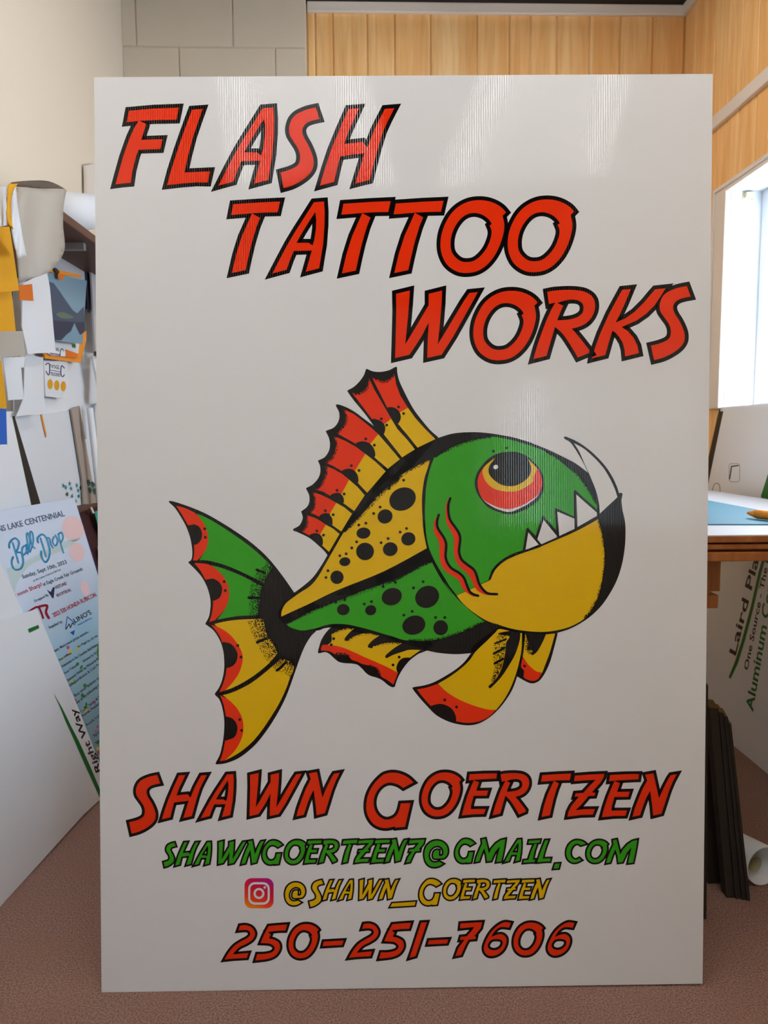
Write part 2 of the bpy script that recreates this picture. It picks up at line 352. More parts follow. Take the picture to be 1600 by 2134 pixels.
# ================================================================== THE BIG SIGN
SX_, SY_ = RW @ S_X, RW @ S_Y
S_N = SX_.cross(SY_).normalized()
if S_N.y > 0: S_N = -S_N                                  # towards the camera
S_O = CAM + RW @ S_T
S_W, S_H = 1.2192, 1.8288
sign = empty('sign_board', S_O + SX_ * (S_W / 2), 'large white corrugated plastic sign with a tattoo shop name and a toothy fish', 'sign')
c4 = [S_O, S_O + SX_ * S_W, S_O + SX_ * S_W + SY_ * S_H, S_O + SY_ * S_H]
bk = [p - S_N * .0045 for p in c4]
pn = build('panel', c4 + bk, [(0, 1, 2, 3), (7, 6, 5, 4), (0, 4, 5, 1), (1, 5, 6, 2), (2, 6, 7, 3), (3, 7, 4, 0)], M['board'], sign)
def sgn(u, v, layer): return onp((S_O + S_N * (.00015 * layer), S_N), u, v)
def sprint(name, vf, m, layer, parent):
    V = [sgn(u, v, layer) for u, v in vf[0]]; F = []
    for f in vf[1]:
        a, b_, c = V[f[0]], V[f[1]], V[f[2]]
        F.append(tuple(f) if (b_ - a).cross(c - a).dot(S_N) > 0 else tuple(f)[::-1])
    return build(name, V, F, m, parent)

# ---- the lettering: each glyph traced as fill loops in its crop
G1, G2, G3, G4, G5, G6, GR = (220, 200, 5), (520, 200, 5), (460, 390, 5), (900, 390, 5), (800, 580, 5), (1130, 580, 5), (1070, 580, 8)
G7, G8, G9, GA, GB, GC, GD = (510, 1560, 5), (790, 1560, 5), (1090, 1560, 5), (830, 1725, 6.154), (1080, 1725, 6.154), (450, 1900, 4.21), (830, 1900, 4.21)
c = 1
GL = {   # char: (crop, smooth?, loops)
 'F': (G1, 0, [[(243,155),(500,132),(763,122),(738,246),(540,250),(360,258),(220,274)], [(345,256),(420,290),(418,312),(370,458),(594,450),(570,553),(345,560),(320,620),(280,780),(262,905),(180,912),(103,922),(130,820),(180,640),(250,440),(300,330)]]),
 'L': (G1, 0, [[(900,143),(1012,135),(960,280),(910,430),(860,620),(822,797),(1088,785),(1062,902),(950,900),(800,912),(640,930),(680,780),(750,560),(820,360)]]),
 'A': (G3, 0, [[(970,158),(1075,150),(1082,260),(1080,400),(1065,600),(1045,720),(1025,845),(885,882),(948,660),(760,665),(720,760),(685,860),(537,900),(620,740),(700,590),(790,440),(880,300)], [(984,258),(995,340),(991,440),(976,540),(957,608),(915,580),(788,580),(850,470),(930,340)]]),
 'S': (G2, 1, [[(688,120,c),(728,240,c),(650,258),(590,285),(555,330),(550,380),(570,440),(610,510),(645,590),(665,660),(665,730),(640,790),(590,845),(520,895),(440,935),(355,960,c),(322,797,c),(400,775),(470,745),(510,710),(525,660),(522,600),(500,540),(455,470),(420,410),(410,350),(420,290),(445,235),(490,190),(560,155),(620,135)]]),
 'H': (G2, 0, [[(1030,135),(1140,127),(1090,240),(1030,370),(985,500),(1180,478),(1225,540),(1300,350),(1360,230),(1410,135),(1508,127),(1440,260),(1390,370),(1340,530),(1290,720),(1250,875),(1100,913),(1150,750),(1195,595),(945,628),(920,720),(880,895),(732,935),(790,740),(850,560),(940,340)]]),
 'T': (G3, 0, [[(130,178),(400,160),(618,150),(592,262),(450,265),(330,272),(108,290)], [(325,274),(410,320),(370,420),(320,590),(285,740),(258,865),(115,895),(160,700),(220,510)]]),
 'O': (G4, 1, [[(1480,255,c),(1440,210),(1370,165),(1280,135),(1180,128),(1080,145),(980,195),(900,270),(840,370),(800,480),(788,600),(805,700),(850,790),(920,850),(1000,882),(1090,885),(1180,865),(1270,810),(1350,720),(1410,610),(1450,490),(1463,390),(1445,290,c)], [(1332,377,c),(1300,330),(1240,285),(1160,262),(1080,272),(1010,315),(950,390),(910,480),(895,570),(905,660),(950,725),(1010,765),(1080,772),(1150,755),(1220,700),(1280,620),(1320,520),(1328,450),(1308,392,c)]]),
 'W': (G5, 0, [[(125,162),(270,127),(262,250),(245,450),(222,685),(300,560),(400,390),(465,280),(465,162),(605,127),(600,260),(582,480),(560,688),(650,540),(740,390),(830,240),(890,152),(978,143),(920,250),(820,430),(720,610),(600,797),(450,830),(455,650),(465,460),(400,590),(330,700),(265,797),(115,832),(122,600),(128,350)]]),
 'R': (GR, 1, [[(560,228,c),(660,208),(780,198),(920,193),(1060,200),(1180,222),(1280,275),(1340,350),(1360,440),(1350,540),(1300,650),(1220,740),(1110,800),(970,840,c),(1060,940),(1180,1090),(1265,1200,c),(1255,1245,c),(1070,1322,c),(970,1150),(830,940),(690,810,c),(640,980),(590,1150),(550,1292,c),(330,1348,c),(380,1170),(450,960),(540,720),(630,520),(695,402,c),(590,432,c)], [(727,700,c),(780,560),(828,455,c),(728,412,c),(850,372),(970,355),(1080,370),(1145,420),(1165,490),(1150,570),(1090,630),(1000,670),(880,692)]]),
 'K': (G6, 0, [[(830,120),(922,110),(860,260),(800,390),(762,460),(860,420),(960,350),(1060,250),(1130,165),(1175,115),(1285,103),(1230,190),(1170,280),(1080,370),(980,440),(825,508),(890,550),(950,620),(990,700),(1005,780),(862,815),(855,740),(835,670),(800,610),(765,570),(730,545),(700,640),(655,800),(515,835),(517,822),(565,800),(538,755),(600,580),(700,360)]]),
 'N': (G7, 0, [[(668,258),(752,243),(770,330),(808,510),(860,390),(905,300),(930,262),(990,252),(950,330),(910,430),(870,560),(835,672),(748,695),(740,600),(718,430),(680,500),(650,580),(615,690),(537,708),(560,620),(600,510),(640,410),(688,320)]]),
 'G': (G8, 1, [[(358,352,c),(300,300),(220,262),(140,250),(70,262),(20,290),(-60,375),(-115,480),(-135,590),(-122,690),(-70,775),(0,818),(80,828),(160,812,c),(168,825,c),(270,815,c),(327,567,c),(225,572,c),(205,650),(170,705),(115,735),(60,738),(5,710),(-40,650),(-58,570),(-45,490),(-10,425),(40,378),(100,355),(160,362),(210,382),(250,410,c)]]),
 'E': (G8, 0, [[(942,268),(1090,260),(1228,258),(1220,312),(1100,318),(1000,325),(932,332)], [(985,330),(1040,350),(1010,440),(1137,437),(1120,490),(985,492),(960,580),(955,630),(1110,628),(1092,682),(980,685),(860,698),(885,600),(920,490),(960,390)]]),
 'Z': (G9, 0, [[(540,282),(700,270),(845,263),(838,300),(800,360),(715,455),(752,460),(742,492),(680,495),(600,590),(545,640),(640,632),(748,630),(725,688),(600,692),(460,710),(470,660),(500,600),(580,500),(535,502),(545,468),(625,462),(700,380),(755,325),(650,330),(530,340)]]),
 '@': (GA, 1, [[(572,462,c),(520,492),(460,503),(400,488),(355,440),(335,370),(337,300),(365,230),(425,180),(495,165),(560,180),(610,222),(632,280),(625,340),(590,385),(540,393),(470,395),(448,380),(445,340),(462,300),(495,285),(522,288,c),(520,358,c),(548,362,c),(572,345),(575,295),(553,250),(505,232),(455,242),(408,285),(388,345),(395,395),(425,435),(470,447),(525,435,c)]]),
 'M': (GA, 0, [[(1068,150),(1115,140),(1130,200),(1160,330),(1190,270),(1250,200),(1310,160),(1372,145),(1360,230),(1340,340),(1320,432),(1255,440),(1270,370),(1300,240),(1240,310),(1190,425),(1135,432),(1125,350),(1100,265),(1070,330),(1035,430),(985,440),(1000,380),(1040,280),(1075,205)]]),
 '7': (GD, 0, [[(545,103),(640,97),(735,92),(722,145),(665,215),(680,218),(675,240),(615,245),(590,290),(550,380),(500,390),(525,320),(580,245),(540,248),(548,220),(600,215),(640,170),(665,135),(600,140),(540,147)]]),
 'I': (GB, 0, [[(135,165),(280,155),(272,190),(200,198),(128,200)], [(205,203),(238,208),(210,290),(185,408),(215,408),(208,440),(140,443),(62,450),(68,418),(128,412),(150,340),(180,260)]]),
 'C': (GB, 1, [[(868,205,c),(825,175),(760,160),(700,172),(645,220),(617,290),(617,360),(645,415),(695,445),(750,443),(808,415,c),(780,390,c),(740,410),(705,400),(675,365),(668,310),(685,255),(720,215),(760,205),(800,225,c)]]),
 '.': (GB, 0, [[(470,462),(530,458),(515,520),(450,525)]]),
 '2': (GC, 1, [[(210,122,c),(260,118),(310,135),(340,175),(340,210),(315,250),(260,285),(200,315),(145,375,c),(285,362,c),(270,405,c),(150,412),(75,420,c),(110,360),(160,300),(220,260),(275,230),(300,200),(290,170),(255,160),(195,165,c)]]),
 '5': (GC, 1, [[(462,125,c),(540,118),(625,112,c),(608,165,c),(530,168),(455,178,c),(480,200,c),(465,235,c),(510,245),(550,270),(562,310),(550,350),(515,390),(450,415),(345,428,c),(362,372,c),(430,370),(490,355),(515,325),(505,300),(470,280),(390,275,c),(420,205)]]),
 '-': (GC, 0, [[(945,262),(1120,252),(1105,292),(935,302)]]),
 '1': (GD, 0, [[(200,95),(250,92),(150,390),(97,405),(130,310),(165,200)]]),
 '6': (GD, 1, [[(988,98,c),(930,92),(870,122),(815,175),(775,240),(750,310),(760,360),(800,388),(860,380),(915,340),(945,280),(945,230),(915,200),(870,200),(812,222,c),(850,165),(900,135),(970,140,c)], [(915,275),(900,310),(860,335),(815,335),(785,310),(790,275),(820,245),(870,240),(905,250)]]),
 '_': ((0, 0, 1), 0, [[(817,1882.5),(866,1879),(864,1887),(813,1890)]]),
}
def loops_of(ch):
    cr, sm, lps = GL[ch]
    return [smooth(T(cr, lp), True, 4) if sm else [p[:2] for p in T(cr, lp)] for lp in lps]
def bb(lps):
    xs = [p[0] for l in lps for p in l]; ys = [p[1] for l in lps for p in l]; return min(xs), min(ys), max(xs), max(ys)
TITLE, NAME, MAIL, HANDLE, PHONE = (8.3, 's_red', 'letter'), (6.1, 's_red', 'letter'), (3.6, 's_green', 'letter'), (3.3, 's_yellow', 'letter'), (5.0, 's_red', 'digit')
TEXT = [(TITLE, [('F',),('L',),('A',455,224,571,387),('S',),('H',),('T',),('A',),('T',711,419,814,570),('T',820,418.5,924,569),('O',917.6,417,1054,569),('O',),('W',),('O',986,606,1120,751),('R',),('K',),('S',1356,596,1439,750.5)]),
 (NAME, [('S',269,1615,334,1737.4),('H',337,1615,431,1707.6),('A',418,1613,487,1705.4),('W',519.6,1610.4,628.4,1701),('N',),('G',),('O',878.4,1609.6,961,1701.6),('E',),('R',1026,1611,1102.5,1699.5),('T',1127,1612,1190,1702.6),('Z',),('E',1253.6,1613,1331.6,1703.2),('N',1317.6,1611.5,1410,1702.4)]),
 (MAIL, [('S',341,1756,366,1806.5),('H',365,1755,413.7,1804),('A',404.4,1754.8,439.2,1803.2),('W',454.8,1752.9,512,1800.8),('N',503,1751.7,550,1800.8),('G',547,1751.7,587.6,1801.3),('O',593.3,1751,636.5,1800.3),('E',634,1751,669.7,1799.2),('R',664.5,1750.8,704.8,1798.4),('T',714,1750,745,1798),('Z',739,1750,778.6,1798),('E',773.4,1750,812.4,1798),('N',802.6,1748.8,849,1796.8),('7',845.8,1749.4,884.4,1798),('@',),('G',948.3,1748.6,988.4,1798.1),('M',),('A',1051,1749,1086,1796.5),('I',),('L',1119.5,1750.7,1147.4,1797),('.',),('C',),('O',1222,1751,1266,1798),('M',1262.8,1749.4,1327.8,1799)]),
 (HANDLE, [('@',594,1839,635.6,1886.6),('S',644.4,1834,673,1890),('H',672.4,1834.4,712,1876),('A',706,1833.6,735,1875.6),('W',748.6,1832.6,796,1874.6),('N',789.6,1832.6,830,1874.6),('_',),('G',873.6,1832,918.4,1886.4),('O',923.4,1832,961,1875),('E',958.6,1833,989.6,1874.4),('R',985.6,1833,1020,1873.6),('T',1028,1833,1053.6,1873.6),('Z',1049.6,1833.4,1083,1874),('E',1080.5,1833,1113.5,1874),('N',1105,1832,1145.5,1874)]),
 (PHONE, [('2',),('5',),('O',601.3,1925.7,663.8,1997),('-',),('2',726.7,1924.5,788.5,1996.2),('5',789.7,1923,856.5,1998),('1',),('-',891,1957.5,934.5,1968.2),('7',),('6',),('O',1070,1922.6,1131.5,1991),('6',1141,1922,1197,1991.5)])]
for (wd_, mk, nm), row in TEXT:
    for it in row:
        lps = loops_of(it[0])
        if len(it) > 1:
            x0, y0, x1, y1 = bb(lps); X0, Y0, X1, Y1 = it[1:]
            lps = [[(X0 + (p[0] - x0) / (x1 - x0) * (X1 - X0), Y0 + (p[1] - y0) / (y1 - y0) * (Y1 - Y0)) for p in l] for l in lps]
        vf = fill(lps)
        lt = sprint(nm, vf, M[mk], 3, sign)
        sprint(nm + '_outline', merge([vf] + [miter_ring(l, wd_) for l in lps]), M['s_black'], 1, lt)

# ---- the fish: black silhouettes first, coloured patches over them, black marks on top
C1, C2, C3, C4_, C5, C6 = (600, 750, 5), (870, 880, 6.6667), (1080, 880, 6.6667), (600, 1000, 6.6667), (800, 1000, 6.6667), (1020, 1060, 5.3333)
C7, C8, C9, CA, CB = (340, 1030, 5), (400, 1290, 5.7143), (570, 1180, 5.3333), (780, 1180, 5.7143), (840, 1290, 4.7059)
fish = build('fish_graphic', *(lambda vf: ([sgn(u, v, 1) for u, v in vf[0]], [f for f in vf[1]]))(([(700,1240),(980,1000),(1000,1240)], [(0,2,1)])), M['s_black'], sign)
def patch(name, m, layer, *runs, sm=True, step=4):
    pts = []
    for cr, p in runs: pts += T(cr, p)
    lp = smooth(pts, True, step) if sm else [q[:2] for q in pts]
    return sprint(name, fill([lp]), M[m], layer, fish)
# silhouettes
patch('body_silhouette', 's_black', 1,
  (C4_, [(90,1565,c),(230,1460),(350,1350),(460,1195),(548,1045,c)]), (C4_, [(700,800),(860,520),(1100,300)]), (C1, [(1000,1100),(1200,960),(1400,860),(1565,805,c)]),
  (C2, [(290,215),(450,165),(600,143),(780,137),(950,147),(1150,175),(1350,215),(1600,290)]), (C3, [(200,295),(400,375),(600,470),(800,575),(970,705,c),(900,560),(800,390),(720,280),(650,235),(630,215),(640,200),(660,200),(770,245),(900,320),(1050,440),(1200,600),(1300,750),(1370,900),(1395,985,c),(1425,980),(1446,1000),(1432,1080),(1440,1180),(1470,1350)]),
  (C6, [(1475,10),(1505,150),(1510,300),(1500,450),(1470,620),(1420,780),(1350,920),(1250,1070),(1130,1190),(1000,1280),(880,1340),(760,1378,c)]), ((0, 0, 1), [(1130,1330),(1060,1335)]),
  (CA, [(1150,1035,c),(1020,1046),(900,1045),(750,1030),(630,1005,c)]), ((0, 0, 1), [(800,1330)]), (C9, [(635,680,c),(560,690),(475,715)]), ((0, 0, 1), [(610,1310),(580,1285),(592,1255)]))
patch('dorsal_silhouette', 's_black', 1, (C1, [(1565,805,c),(1480,730),(1380,610),(1300,500),(1220,350),(1160,220),(1138,130),(1136,85),(1120,73),(1050,108),(960,125),(880,118),(830,97),(812,100),(790,160),(740,230),(680,285),(625,316),(625,338),(700,440),(800,560),(895,690,c),(800,620),(700,545),(600,490),(515,463),(500,480),(530,540),(535,600),(515,660),(470,710),(400,738),(400,758),(425,810),(437,880),(425,950),(380,1015),(315,1048),(318,1067),(335,1110),(335,1180),(310,1240),(255,1300),(192,1335),(195,1355),(220,1410),(222,1480),(195,1535),(140,1577)]),
  (C4_, [(190,460),(205,520),(190,580),(150,640),(75,682),(80,708),(140,730),(300,810),(420,910),(500,985),(548,1045,c),(800,900),(1100,500)]), (C1, [(1100,1350),(1350,1050)]))
patch('tail_silhouette', 's_black', 1, (C7, [(62,85),(75,70),(150,88),(300,140),(450,205),(600,290),(750,385),(900,490),(1050,620),(1150,730),(1250,860),(1320,960),(1365,1025,c)]), ((0, 0, 1), [(690,1280)]),
  (C8, [(1480,140),(1420,200),(1350,310),(1290,450),(1220,650),(1150,850),(1080,1010),(980,1190),(880,1340),(770,1480),(650,1590),(530,1670),(400,1718),(300,1730),(283,1712),(330,1620),(360,1500),(378,1380),(385,1250),(375,1130),(350,1020),(320,950),(280,910),(275,885),(320,820),(360,720),(382,600),(383,480),(370,370),(330,250),(260,140),(180,75),(160,55)]),
  (C7, [(475,1280),(490,1200),(493,1120),(480,1040),(450,950),(400,860),(340,790),(280,730),(262,708),(290,685),(302,640),(300,560),(280,450),(240,340),(180,230),(120,140)]))
patch('anal_fin_silhouette', 's_black', 1, (C9, [(635,680,c),(580,740),(530,820),(505,900),(493,950),(505,968),(570,955),(620,975),(680,1030),(730,1065),(800,1078),(870,1082),(930,1095),(980,1135),(1030,1190),(1080,1220),(1150,1240),(1210,1270),(1270,1320),(1320,1345),(1350,1335),(1355,1310),(1390,1220),(1450,1120),(1520,1040),(1600,980)]), (CA, [(560,1030),(630,1003,c)]), ((0, 0, 1), [(890,1335),(700,1295)]))
patch('pelvic_fin_silhouette', 's_black', 1, (CB, [(665,335,c),(600,420),(520,490),(420,555),(300,620),(200,652),(105,668),(93,684),(150,760),(230,850),(320,940),(430,1000),(530,1030),(640,1043),(740,1025),(840,970),(930,890),(1010,790),(1070,690),(1115,570),(1150,450),(1190,120,c),(950,70,c),(700,250)]))
patch('pelvic_fin_silhouette', 's_black', 1, (CB, [(1150,110,c),(1515,140,c),(1480,280),(1440,420),(1390,530),(1340,600),(1290,628),(1240,628),(1180,600),(1118,563,c),(1140,420)]))
# tail colours
patch('red_patch', 's_red', 3, (C7, [(135,118,c),(230,145),(325,190,c),(400,270),(450,360),(468,440),(460,530),(425,610),(355,688,c),(312,690,c),(325,600),(318,520),(300,430),(265,340),(200,220)]))
patch('green_patch', 's_green', 3, (C7, [(340,198,c),(450,243),(600,330),(750,430),(900,540),(1040,660),(1135,760,c),(1080,860),(1050,930,c),(1010,905),(880,840),(750,780),(620,730),(500,700),(375,685,c),(425,610),(460,530),(468,440),(450,360),(400,270)]))
patch('red_patch', 's_red', 3, (C7, [(325,718,c),(400,720),(480,735),(560,785),(630,860),(675,950),(688,1040),(675,1120),(640,1200),(540,1312,c),(480,1332,c),(500,1270),(515,1190),(518,1110),(505,1030),(480,960),(440,890),(390,800)]))
patch('green_patch', 's_green', 3, (C7, [(500,740,c),(600,765),(750,820),(880,880),(990,940),(1030,960,c),(1010,1050),(1000,1150),(985,1262,c),(800,1268),(680,1285),(560,1308,c),(640,1200),(675,1120),(688,1040),(675,950),(630,860),(560,785)]))
patch('red_patch', 's_red', 3, (C8, [(230,70,c),(300,90),(400,145),(480,215),(550,310),(595,400),(605,470),(590,560),(550,660),(480,760),(395,850,c),(325,872,c),(365,780),(395,690),(410,600),(408,520),(395,420),(365,300),(320,190)]))
patch('yellow_patch', 's_yellow', 3, (C8, [(265,60,c),(400,28),(560,8),(760,0),(850,0,c),(870,100),(900,200),(960,280),(1020,400,c),(960,480),(880,560),(750,665),(600,760),(480,820),(395,850,c),(480,760),(550,660),(590,560),(605,470),(595,400),(550,310),(480,215),(400,145),(300,90)]))
patch('red_patch', 's_red', 3, (C8, [(335,908,c),(420,950),(500,1020),(560,1100),(600,1190),(612,1280),(605,1370),(570,1470),(500,1580),(390,1685,c),(330,1692,c),(365,1600),(385,1500),(400,1400),(408,1250),(400,1140),(375,1020)]))
patch('yellow_patch', 's_yellow', 3, (C8, [(365,905,c),(450,885),(560,840),(700,765),(830,670),(960,560),(1050,480,c),(1130,480),(1210,560),(1195,640,c),(1170,690),(1120,830),(1040,1000),(950,1150),(850,1300),(740,1440),(620,1550),(500,1630),(390,1685,c),(500,1580),(570,1470),(605,1370),(612,1280),(600,1190),(560,1100),(500,1020),(420,950)]))
# flank, belly, head and jaw
patch('yellow_flank', 's_yellow', 3, (C9, [(85,560,c),(90,500),(130,420),(200,360),(300,290),(400,225),(470,150),(530,60)]), (C4_, [(470,1260),(560,1100),(680,890),(780,720),(850,650),(950,560),(1080,420),(1200,280),(1350,140),(1500,20)]), (C1, [(900,1450),(1030,1330),(1180,1200),(1330,1110),(1480,1040,c)]),
  (C2, [(140,640),(100,760),(75,900),(62,1050),(62,1200),(70,1350)]), (C5, [(535,550),(550,720),(580,880),(595,950,c),(0,1270)]), (C9, [(700,270),(400,415)]))
patch('green_belly', 's_green', 3, (C9, [(135,640,c),(250,590),(400,510),(600,430),(800,350),(1000,270),(1200,200),(1400,120)]), (C5, [(200,1370),(400,1270),(560,1170),(660,1130,c),(720,1250),(820,1420),(950,1600)]), (CA, [(830,190),(970,370),(1130,520),(1310,660,c),(1150,740),(1000,800),(850,850),(700,880),(550,890),(400,885),(300,865),(150,810)]),
  (C9, [(1300,775),(1100,715),(950,675),(800,645),(650,643),(550,665),(450,695),(320,715),(230,695),(180,675)]))
patch('green_head', 's_green', 3, (C2, [(235,480,c),(350,410),(500,335),(650,280),(800,235),(950,205),(1050,200),(1250,235),(1450,285)]), (C3, [(0,275),(150,320),(300,375),(420,430),(520,490),(650,600),(800,710),(880,810),(970,930),(1040,1040),(1090,1150),(1090,1212,c),(785,938,c),(765,960,c),(772,1310,c),(520,1190,c),(503,1210,c),(525,1500,c),(345,1295,c),(325,1310,c),(240,1580,c),(130,1462,c),(110,1480,c)]),
  (C6, [(368,465,c),(270,495),(150,560),(60,640),(0,730)]), (C5, [(1500,1260),(1450,1395,c)]), (CA, [(980,348,c),(850,180)]), (C5, [(900,1460),(760,1230),(680,1080),(620,930),(585,750),(570,550),(568,380),(580,150)]), (C2, [(105,1000),(135,800),(180,620)]))
patch('yellow_jaw', 's_yellow', 3, (C6, [(1210,115,c),(1060,200),(900,280),(700,365),(560,425),(400,480),(300,512),(200,560),(110,630),(50,700),(15,780,c)]), (CA, [(1380,165,c),(980,350,c),(1060,450),(1180,550),(1320,640),(1450,690)]), (C6, [(0,1245),(100,1290),(250,1335),(420,1362),(600,1370),(760,1350),(900,1310),(1030,1240),(1100,1170),(1170,1060),(1215,950),(1245,820),(1270,680),(1278,560),(1270,420),(1250,280),(1225,180)]))
for cr, p in ((C3, [(805,1005),(1090,1255),(1090,1300),(820,1455)]), (C3, [(540,1240),(778,1340),(780,1480),(568,1580)]), (C6, [(600,125),(748,305),(745,320),(575,395),(530,340)]), (C6, [(430,265),(545,400),(398,460)])):
    patch('tooth', 'board', 3, (cr, p), sm=False)
patch('tooth', 'board', 3, (C3, [(770,290,c),(900,360),(1030,470),(1170,620),(1270,780),(1340,930),(1375,1040,c),(1130,1270,c),(1120,1130),(1080,960),(1010,780),(920,580),(840,400)]))
# eye
patch('eye_outline', 's_black', 4, (C2, [(795,850),(820,720),(880,620),(980,510),(1100,440),(1250,412),(1400,420)]), (C3, [(130,480),(250,590),(330,710),(357,850),(340,970),(280,1080),(180,1160),(60,1230)]), (C2, [(1290,1280),(1130,1250),(980,1180),(880,1070),(820,970)]))
patch('eye_white', 'board', 5, (C2, [(832,850),(850,740),(910,640),(1000,560),(1150,500),(1300,490),(1450,500)]), (C3, [(150,545),(220,590),(290,680),(325,800),(320,900),(270,1020),(170,1110),(60,1175)]), (C2, [(1290,1245),(1130,1215),(1000,1150),(910,1075),(855,970)]))
patch('iris', 's_red', 6, (C2, [(832,850),(850,740),(910,640),(1000,560),(1150,500),(1300,490),(1450,500)]), (C3, [(150,545),(220,590),(290,680),(325,800),(320,910),(265,1015),(170,1085),(60,1150)]), (C2, [(1280,1205),(1130,1185),(1000,1130),(910,1070),(855,970)]))
patch('iris_ring', 's_yellow', 7, (C2, [(1095,487,c),(1000,550),(910,640),(905,720),(940,810),(1000,880),(1080,930),(1180,955),(1300,965),(1420,945),(1520,890),(1600,830)]), (C3, [(210,770),(245,690),(255,640),(200,575),(135,512,c)]))
patch('pupil', 's_black', 8, (C2, [(985,670),(1000,600),(1040,545),(1100,478),(1200,425),(1350,420),(1480,470),(1540,525),(1570,600),(1575,660),(1555,740),(1500,800),(1420,855),(1330,885),(1230,885),(1130,850),(1050,790),(1000,730)]))
sprint('eye_highlight', fill([T(C2, ell(1085, 622, 35, 30, -.4))]), M['board'], 9, fish)
# gills
st1 = T(C5, [(760,487),(740,560),(738,640),(770,710),(830,800),(862,880),(862,960),(855,1060),(880,1150),(940,1230),(1040,1290),(1110,1360),(1150,1460),(1190,1550)]) + T(CA, [(1180,335),(1235,352)])
st2 = T(C5, [(920,258),(895,340),(895,450),(920,560),(990,660),(1045,750),(1058,830),(1045,940),(1045,1020),(1080,1110),(1160,1180),(1250,1250),(1290,1340),(1320,1440),(1380,1530),(1450,1580),(1570,1588)])
rd1 = T(C5, [(735,500),(700,570),(690,660),(700,740),(745,820),(768,900),(772,1000),(775,1100),(800,1190),(860,1270),(960,1340),(1040,1400),(1090,1510)]) + T(CA, [(1120,330),(1180,362)])
rd2 = T(C5, [(890,265),(860,360),(853,470),(870,600),(920,700),(965,790),(972,900),(970,1000),(990,1100),(1040,1200),(1110,1260),(1180,1330),(1230,1430),(1290,1530)]) + T(CA, [(1300,332),(1360,345)])
for st, rd in ((st1, rd1), (st2, rd2)):
    sprint('gill_patch', fill([smooth(rd, False, 3) + smooth(st, False, 3)[::-1]]), M['s_red'], 4, fish)
    sprint('gill_stroke', quad_strip(smooth(st, False, 4), 5.2), M['s_black'], 5, fish)
sprint('jaw_stroke', quad_strip(smooth(T(C5, [(1468,1378),(1510,1270)]) + T(C6, [(30,700),(70,645),(140,583),(260,522),(370,480),(560,416)]), False, 4), 4.6), M['s_black'], 5, fish)
# dorsal fin
DR = [(C1, [(668,345),(740,348),(800,310),(830,260),(845,190),(900,310),(970,430),(1075,610),(1000,668),(960,690),(880,625),(780,490)]),
 (C1, [(870,175),(930,205),(1000,222),(1060,195),(1110,145),(1125,250),(1170,370),(1248,497),(1165,545),(1040,510),(960,350)]),
 (C1, [(580,515),(680,560),(780,635),(870,710),(940,772),(865,868),(800,860),(715,880),(610,820),(510,765),(560,715),(600,650),(605,580)]),
 (C1, [(480,795),(600,845),(700,900),(805,978),(700,1155),(650,1150),(565,1162),(480,1110),(390,1068),(450,1030),(490,960),(505,880)]),
 (C1, [(390,1105),(470,1135),(560,1185),(638,1248),(555,1400),(500,1392),(440,1417),(370,1375),(285,1350),(340,1310),(375,1240),(400,1170)]),
 (C4_, [(340,170),(450,205),(560,255),(670,318),(590,465),(530,470),(430,512),(370,480),(300,455),(345,400),(365,330),(365,250)]),
 (C4_, [(255,490),(380,530),(450,570),(525,622),(450,760),(400,750),(300,772),(170,705),(230,680),(262,610)])]
DY = [(C1, [(1075,612),(1140,720),(1240,830),(1322,932),(1188,1016),(990,765),(990,680)]), (C1, [(1249,498),(1330,610),(1420,710),(1535,825),(1350,915),(1250,790),(1140,660),(1150,555)]),
 (C1, [(941,774),(1050,900),(1165,1035),(1040,1135),(895,1010),(850,880)]), (C1, [(806,979),(910,1060),(1018,1160),(825,1385),(722,1275),(690,1160)]), (C1, [(638,1249),(720,1320),(800,1410),(690,1575),(572,1490),(545,1405)]),
 (C4_, [(671,319),(780,380),(890,470),(740,718),(605,622),(580,470)]), (C4_, [(526,623),(630,680),(715,752),(570,1002),(468,905),(440,765)])]
DH = [(C1, [(875,622),(930,621),(980,645),(1010,690),(1012,730),(995,772),(940,740)]), (C1, [(1030,505),(1085,493),(1130,510),(1165,550),(1176,600),(1162,640),(1138,662),(1080,590)]),
 (C1, [(705,878),(770,848),(830,860),(880,900),(906,960),(898,1012),(800,950)]), (C1, [(556,1164),(620,1134),(680,1145),(720,1190),(733,1240),(724,1277),(640,1220)]), (C1, [(436,1418),(500,1384),(550,1398),(579,1440),(574,1492),(500,1455)]),
 (C4_, [(426,514),(510,461),(570,480),(610,530),(618,580),(607,627),(520,570)]), (C4_, [(294,776),(370,740),(430,752),(475,800),(484,860),(472,908),(400,860)])]
for cr, p in DR: patch('red_patch', 's_red', 3, (cr, p), sm=False)
for cr, p in DY: patch('yellow_patch', 's_yellow', 3, (cr, p), sm=False)
for cr, p in DH: patch('half_spot', 's_black', 5, (cr, p), step=3)
for cr, p in ((C7, [(250,340),(290,320),(330,315),(380,345),(405,410),(395,470),(365,510),(318,527),(296,480)]), (C7, [(440,903),(480,885),(520,880),(570,905),(605,950),(613,1000),(600,1055),(570,1090),(512,1108),(494,1040)]), (C8, [(360,292),(400,280),(450,290),(500,330),(530,380),(542,430),(530,500),(490,555),(440,577),(402,579),(393,480)]), (C8, [(392,1172),(430,1167),(480,1185),(520,1230),(540,1290),(530,1360),(500,1410),(440,1435),(388,1439),(384,1300)])):
    patch('half_spot', 's_black', 5, (cr, p), step=3)
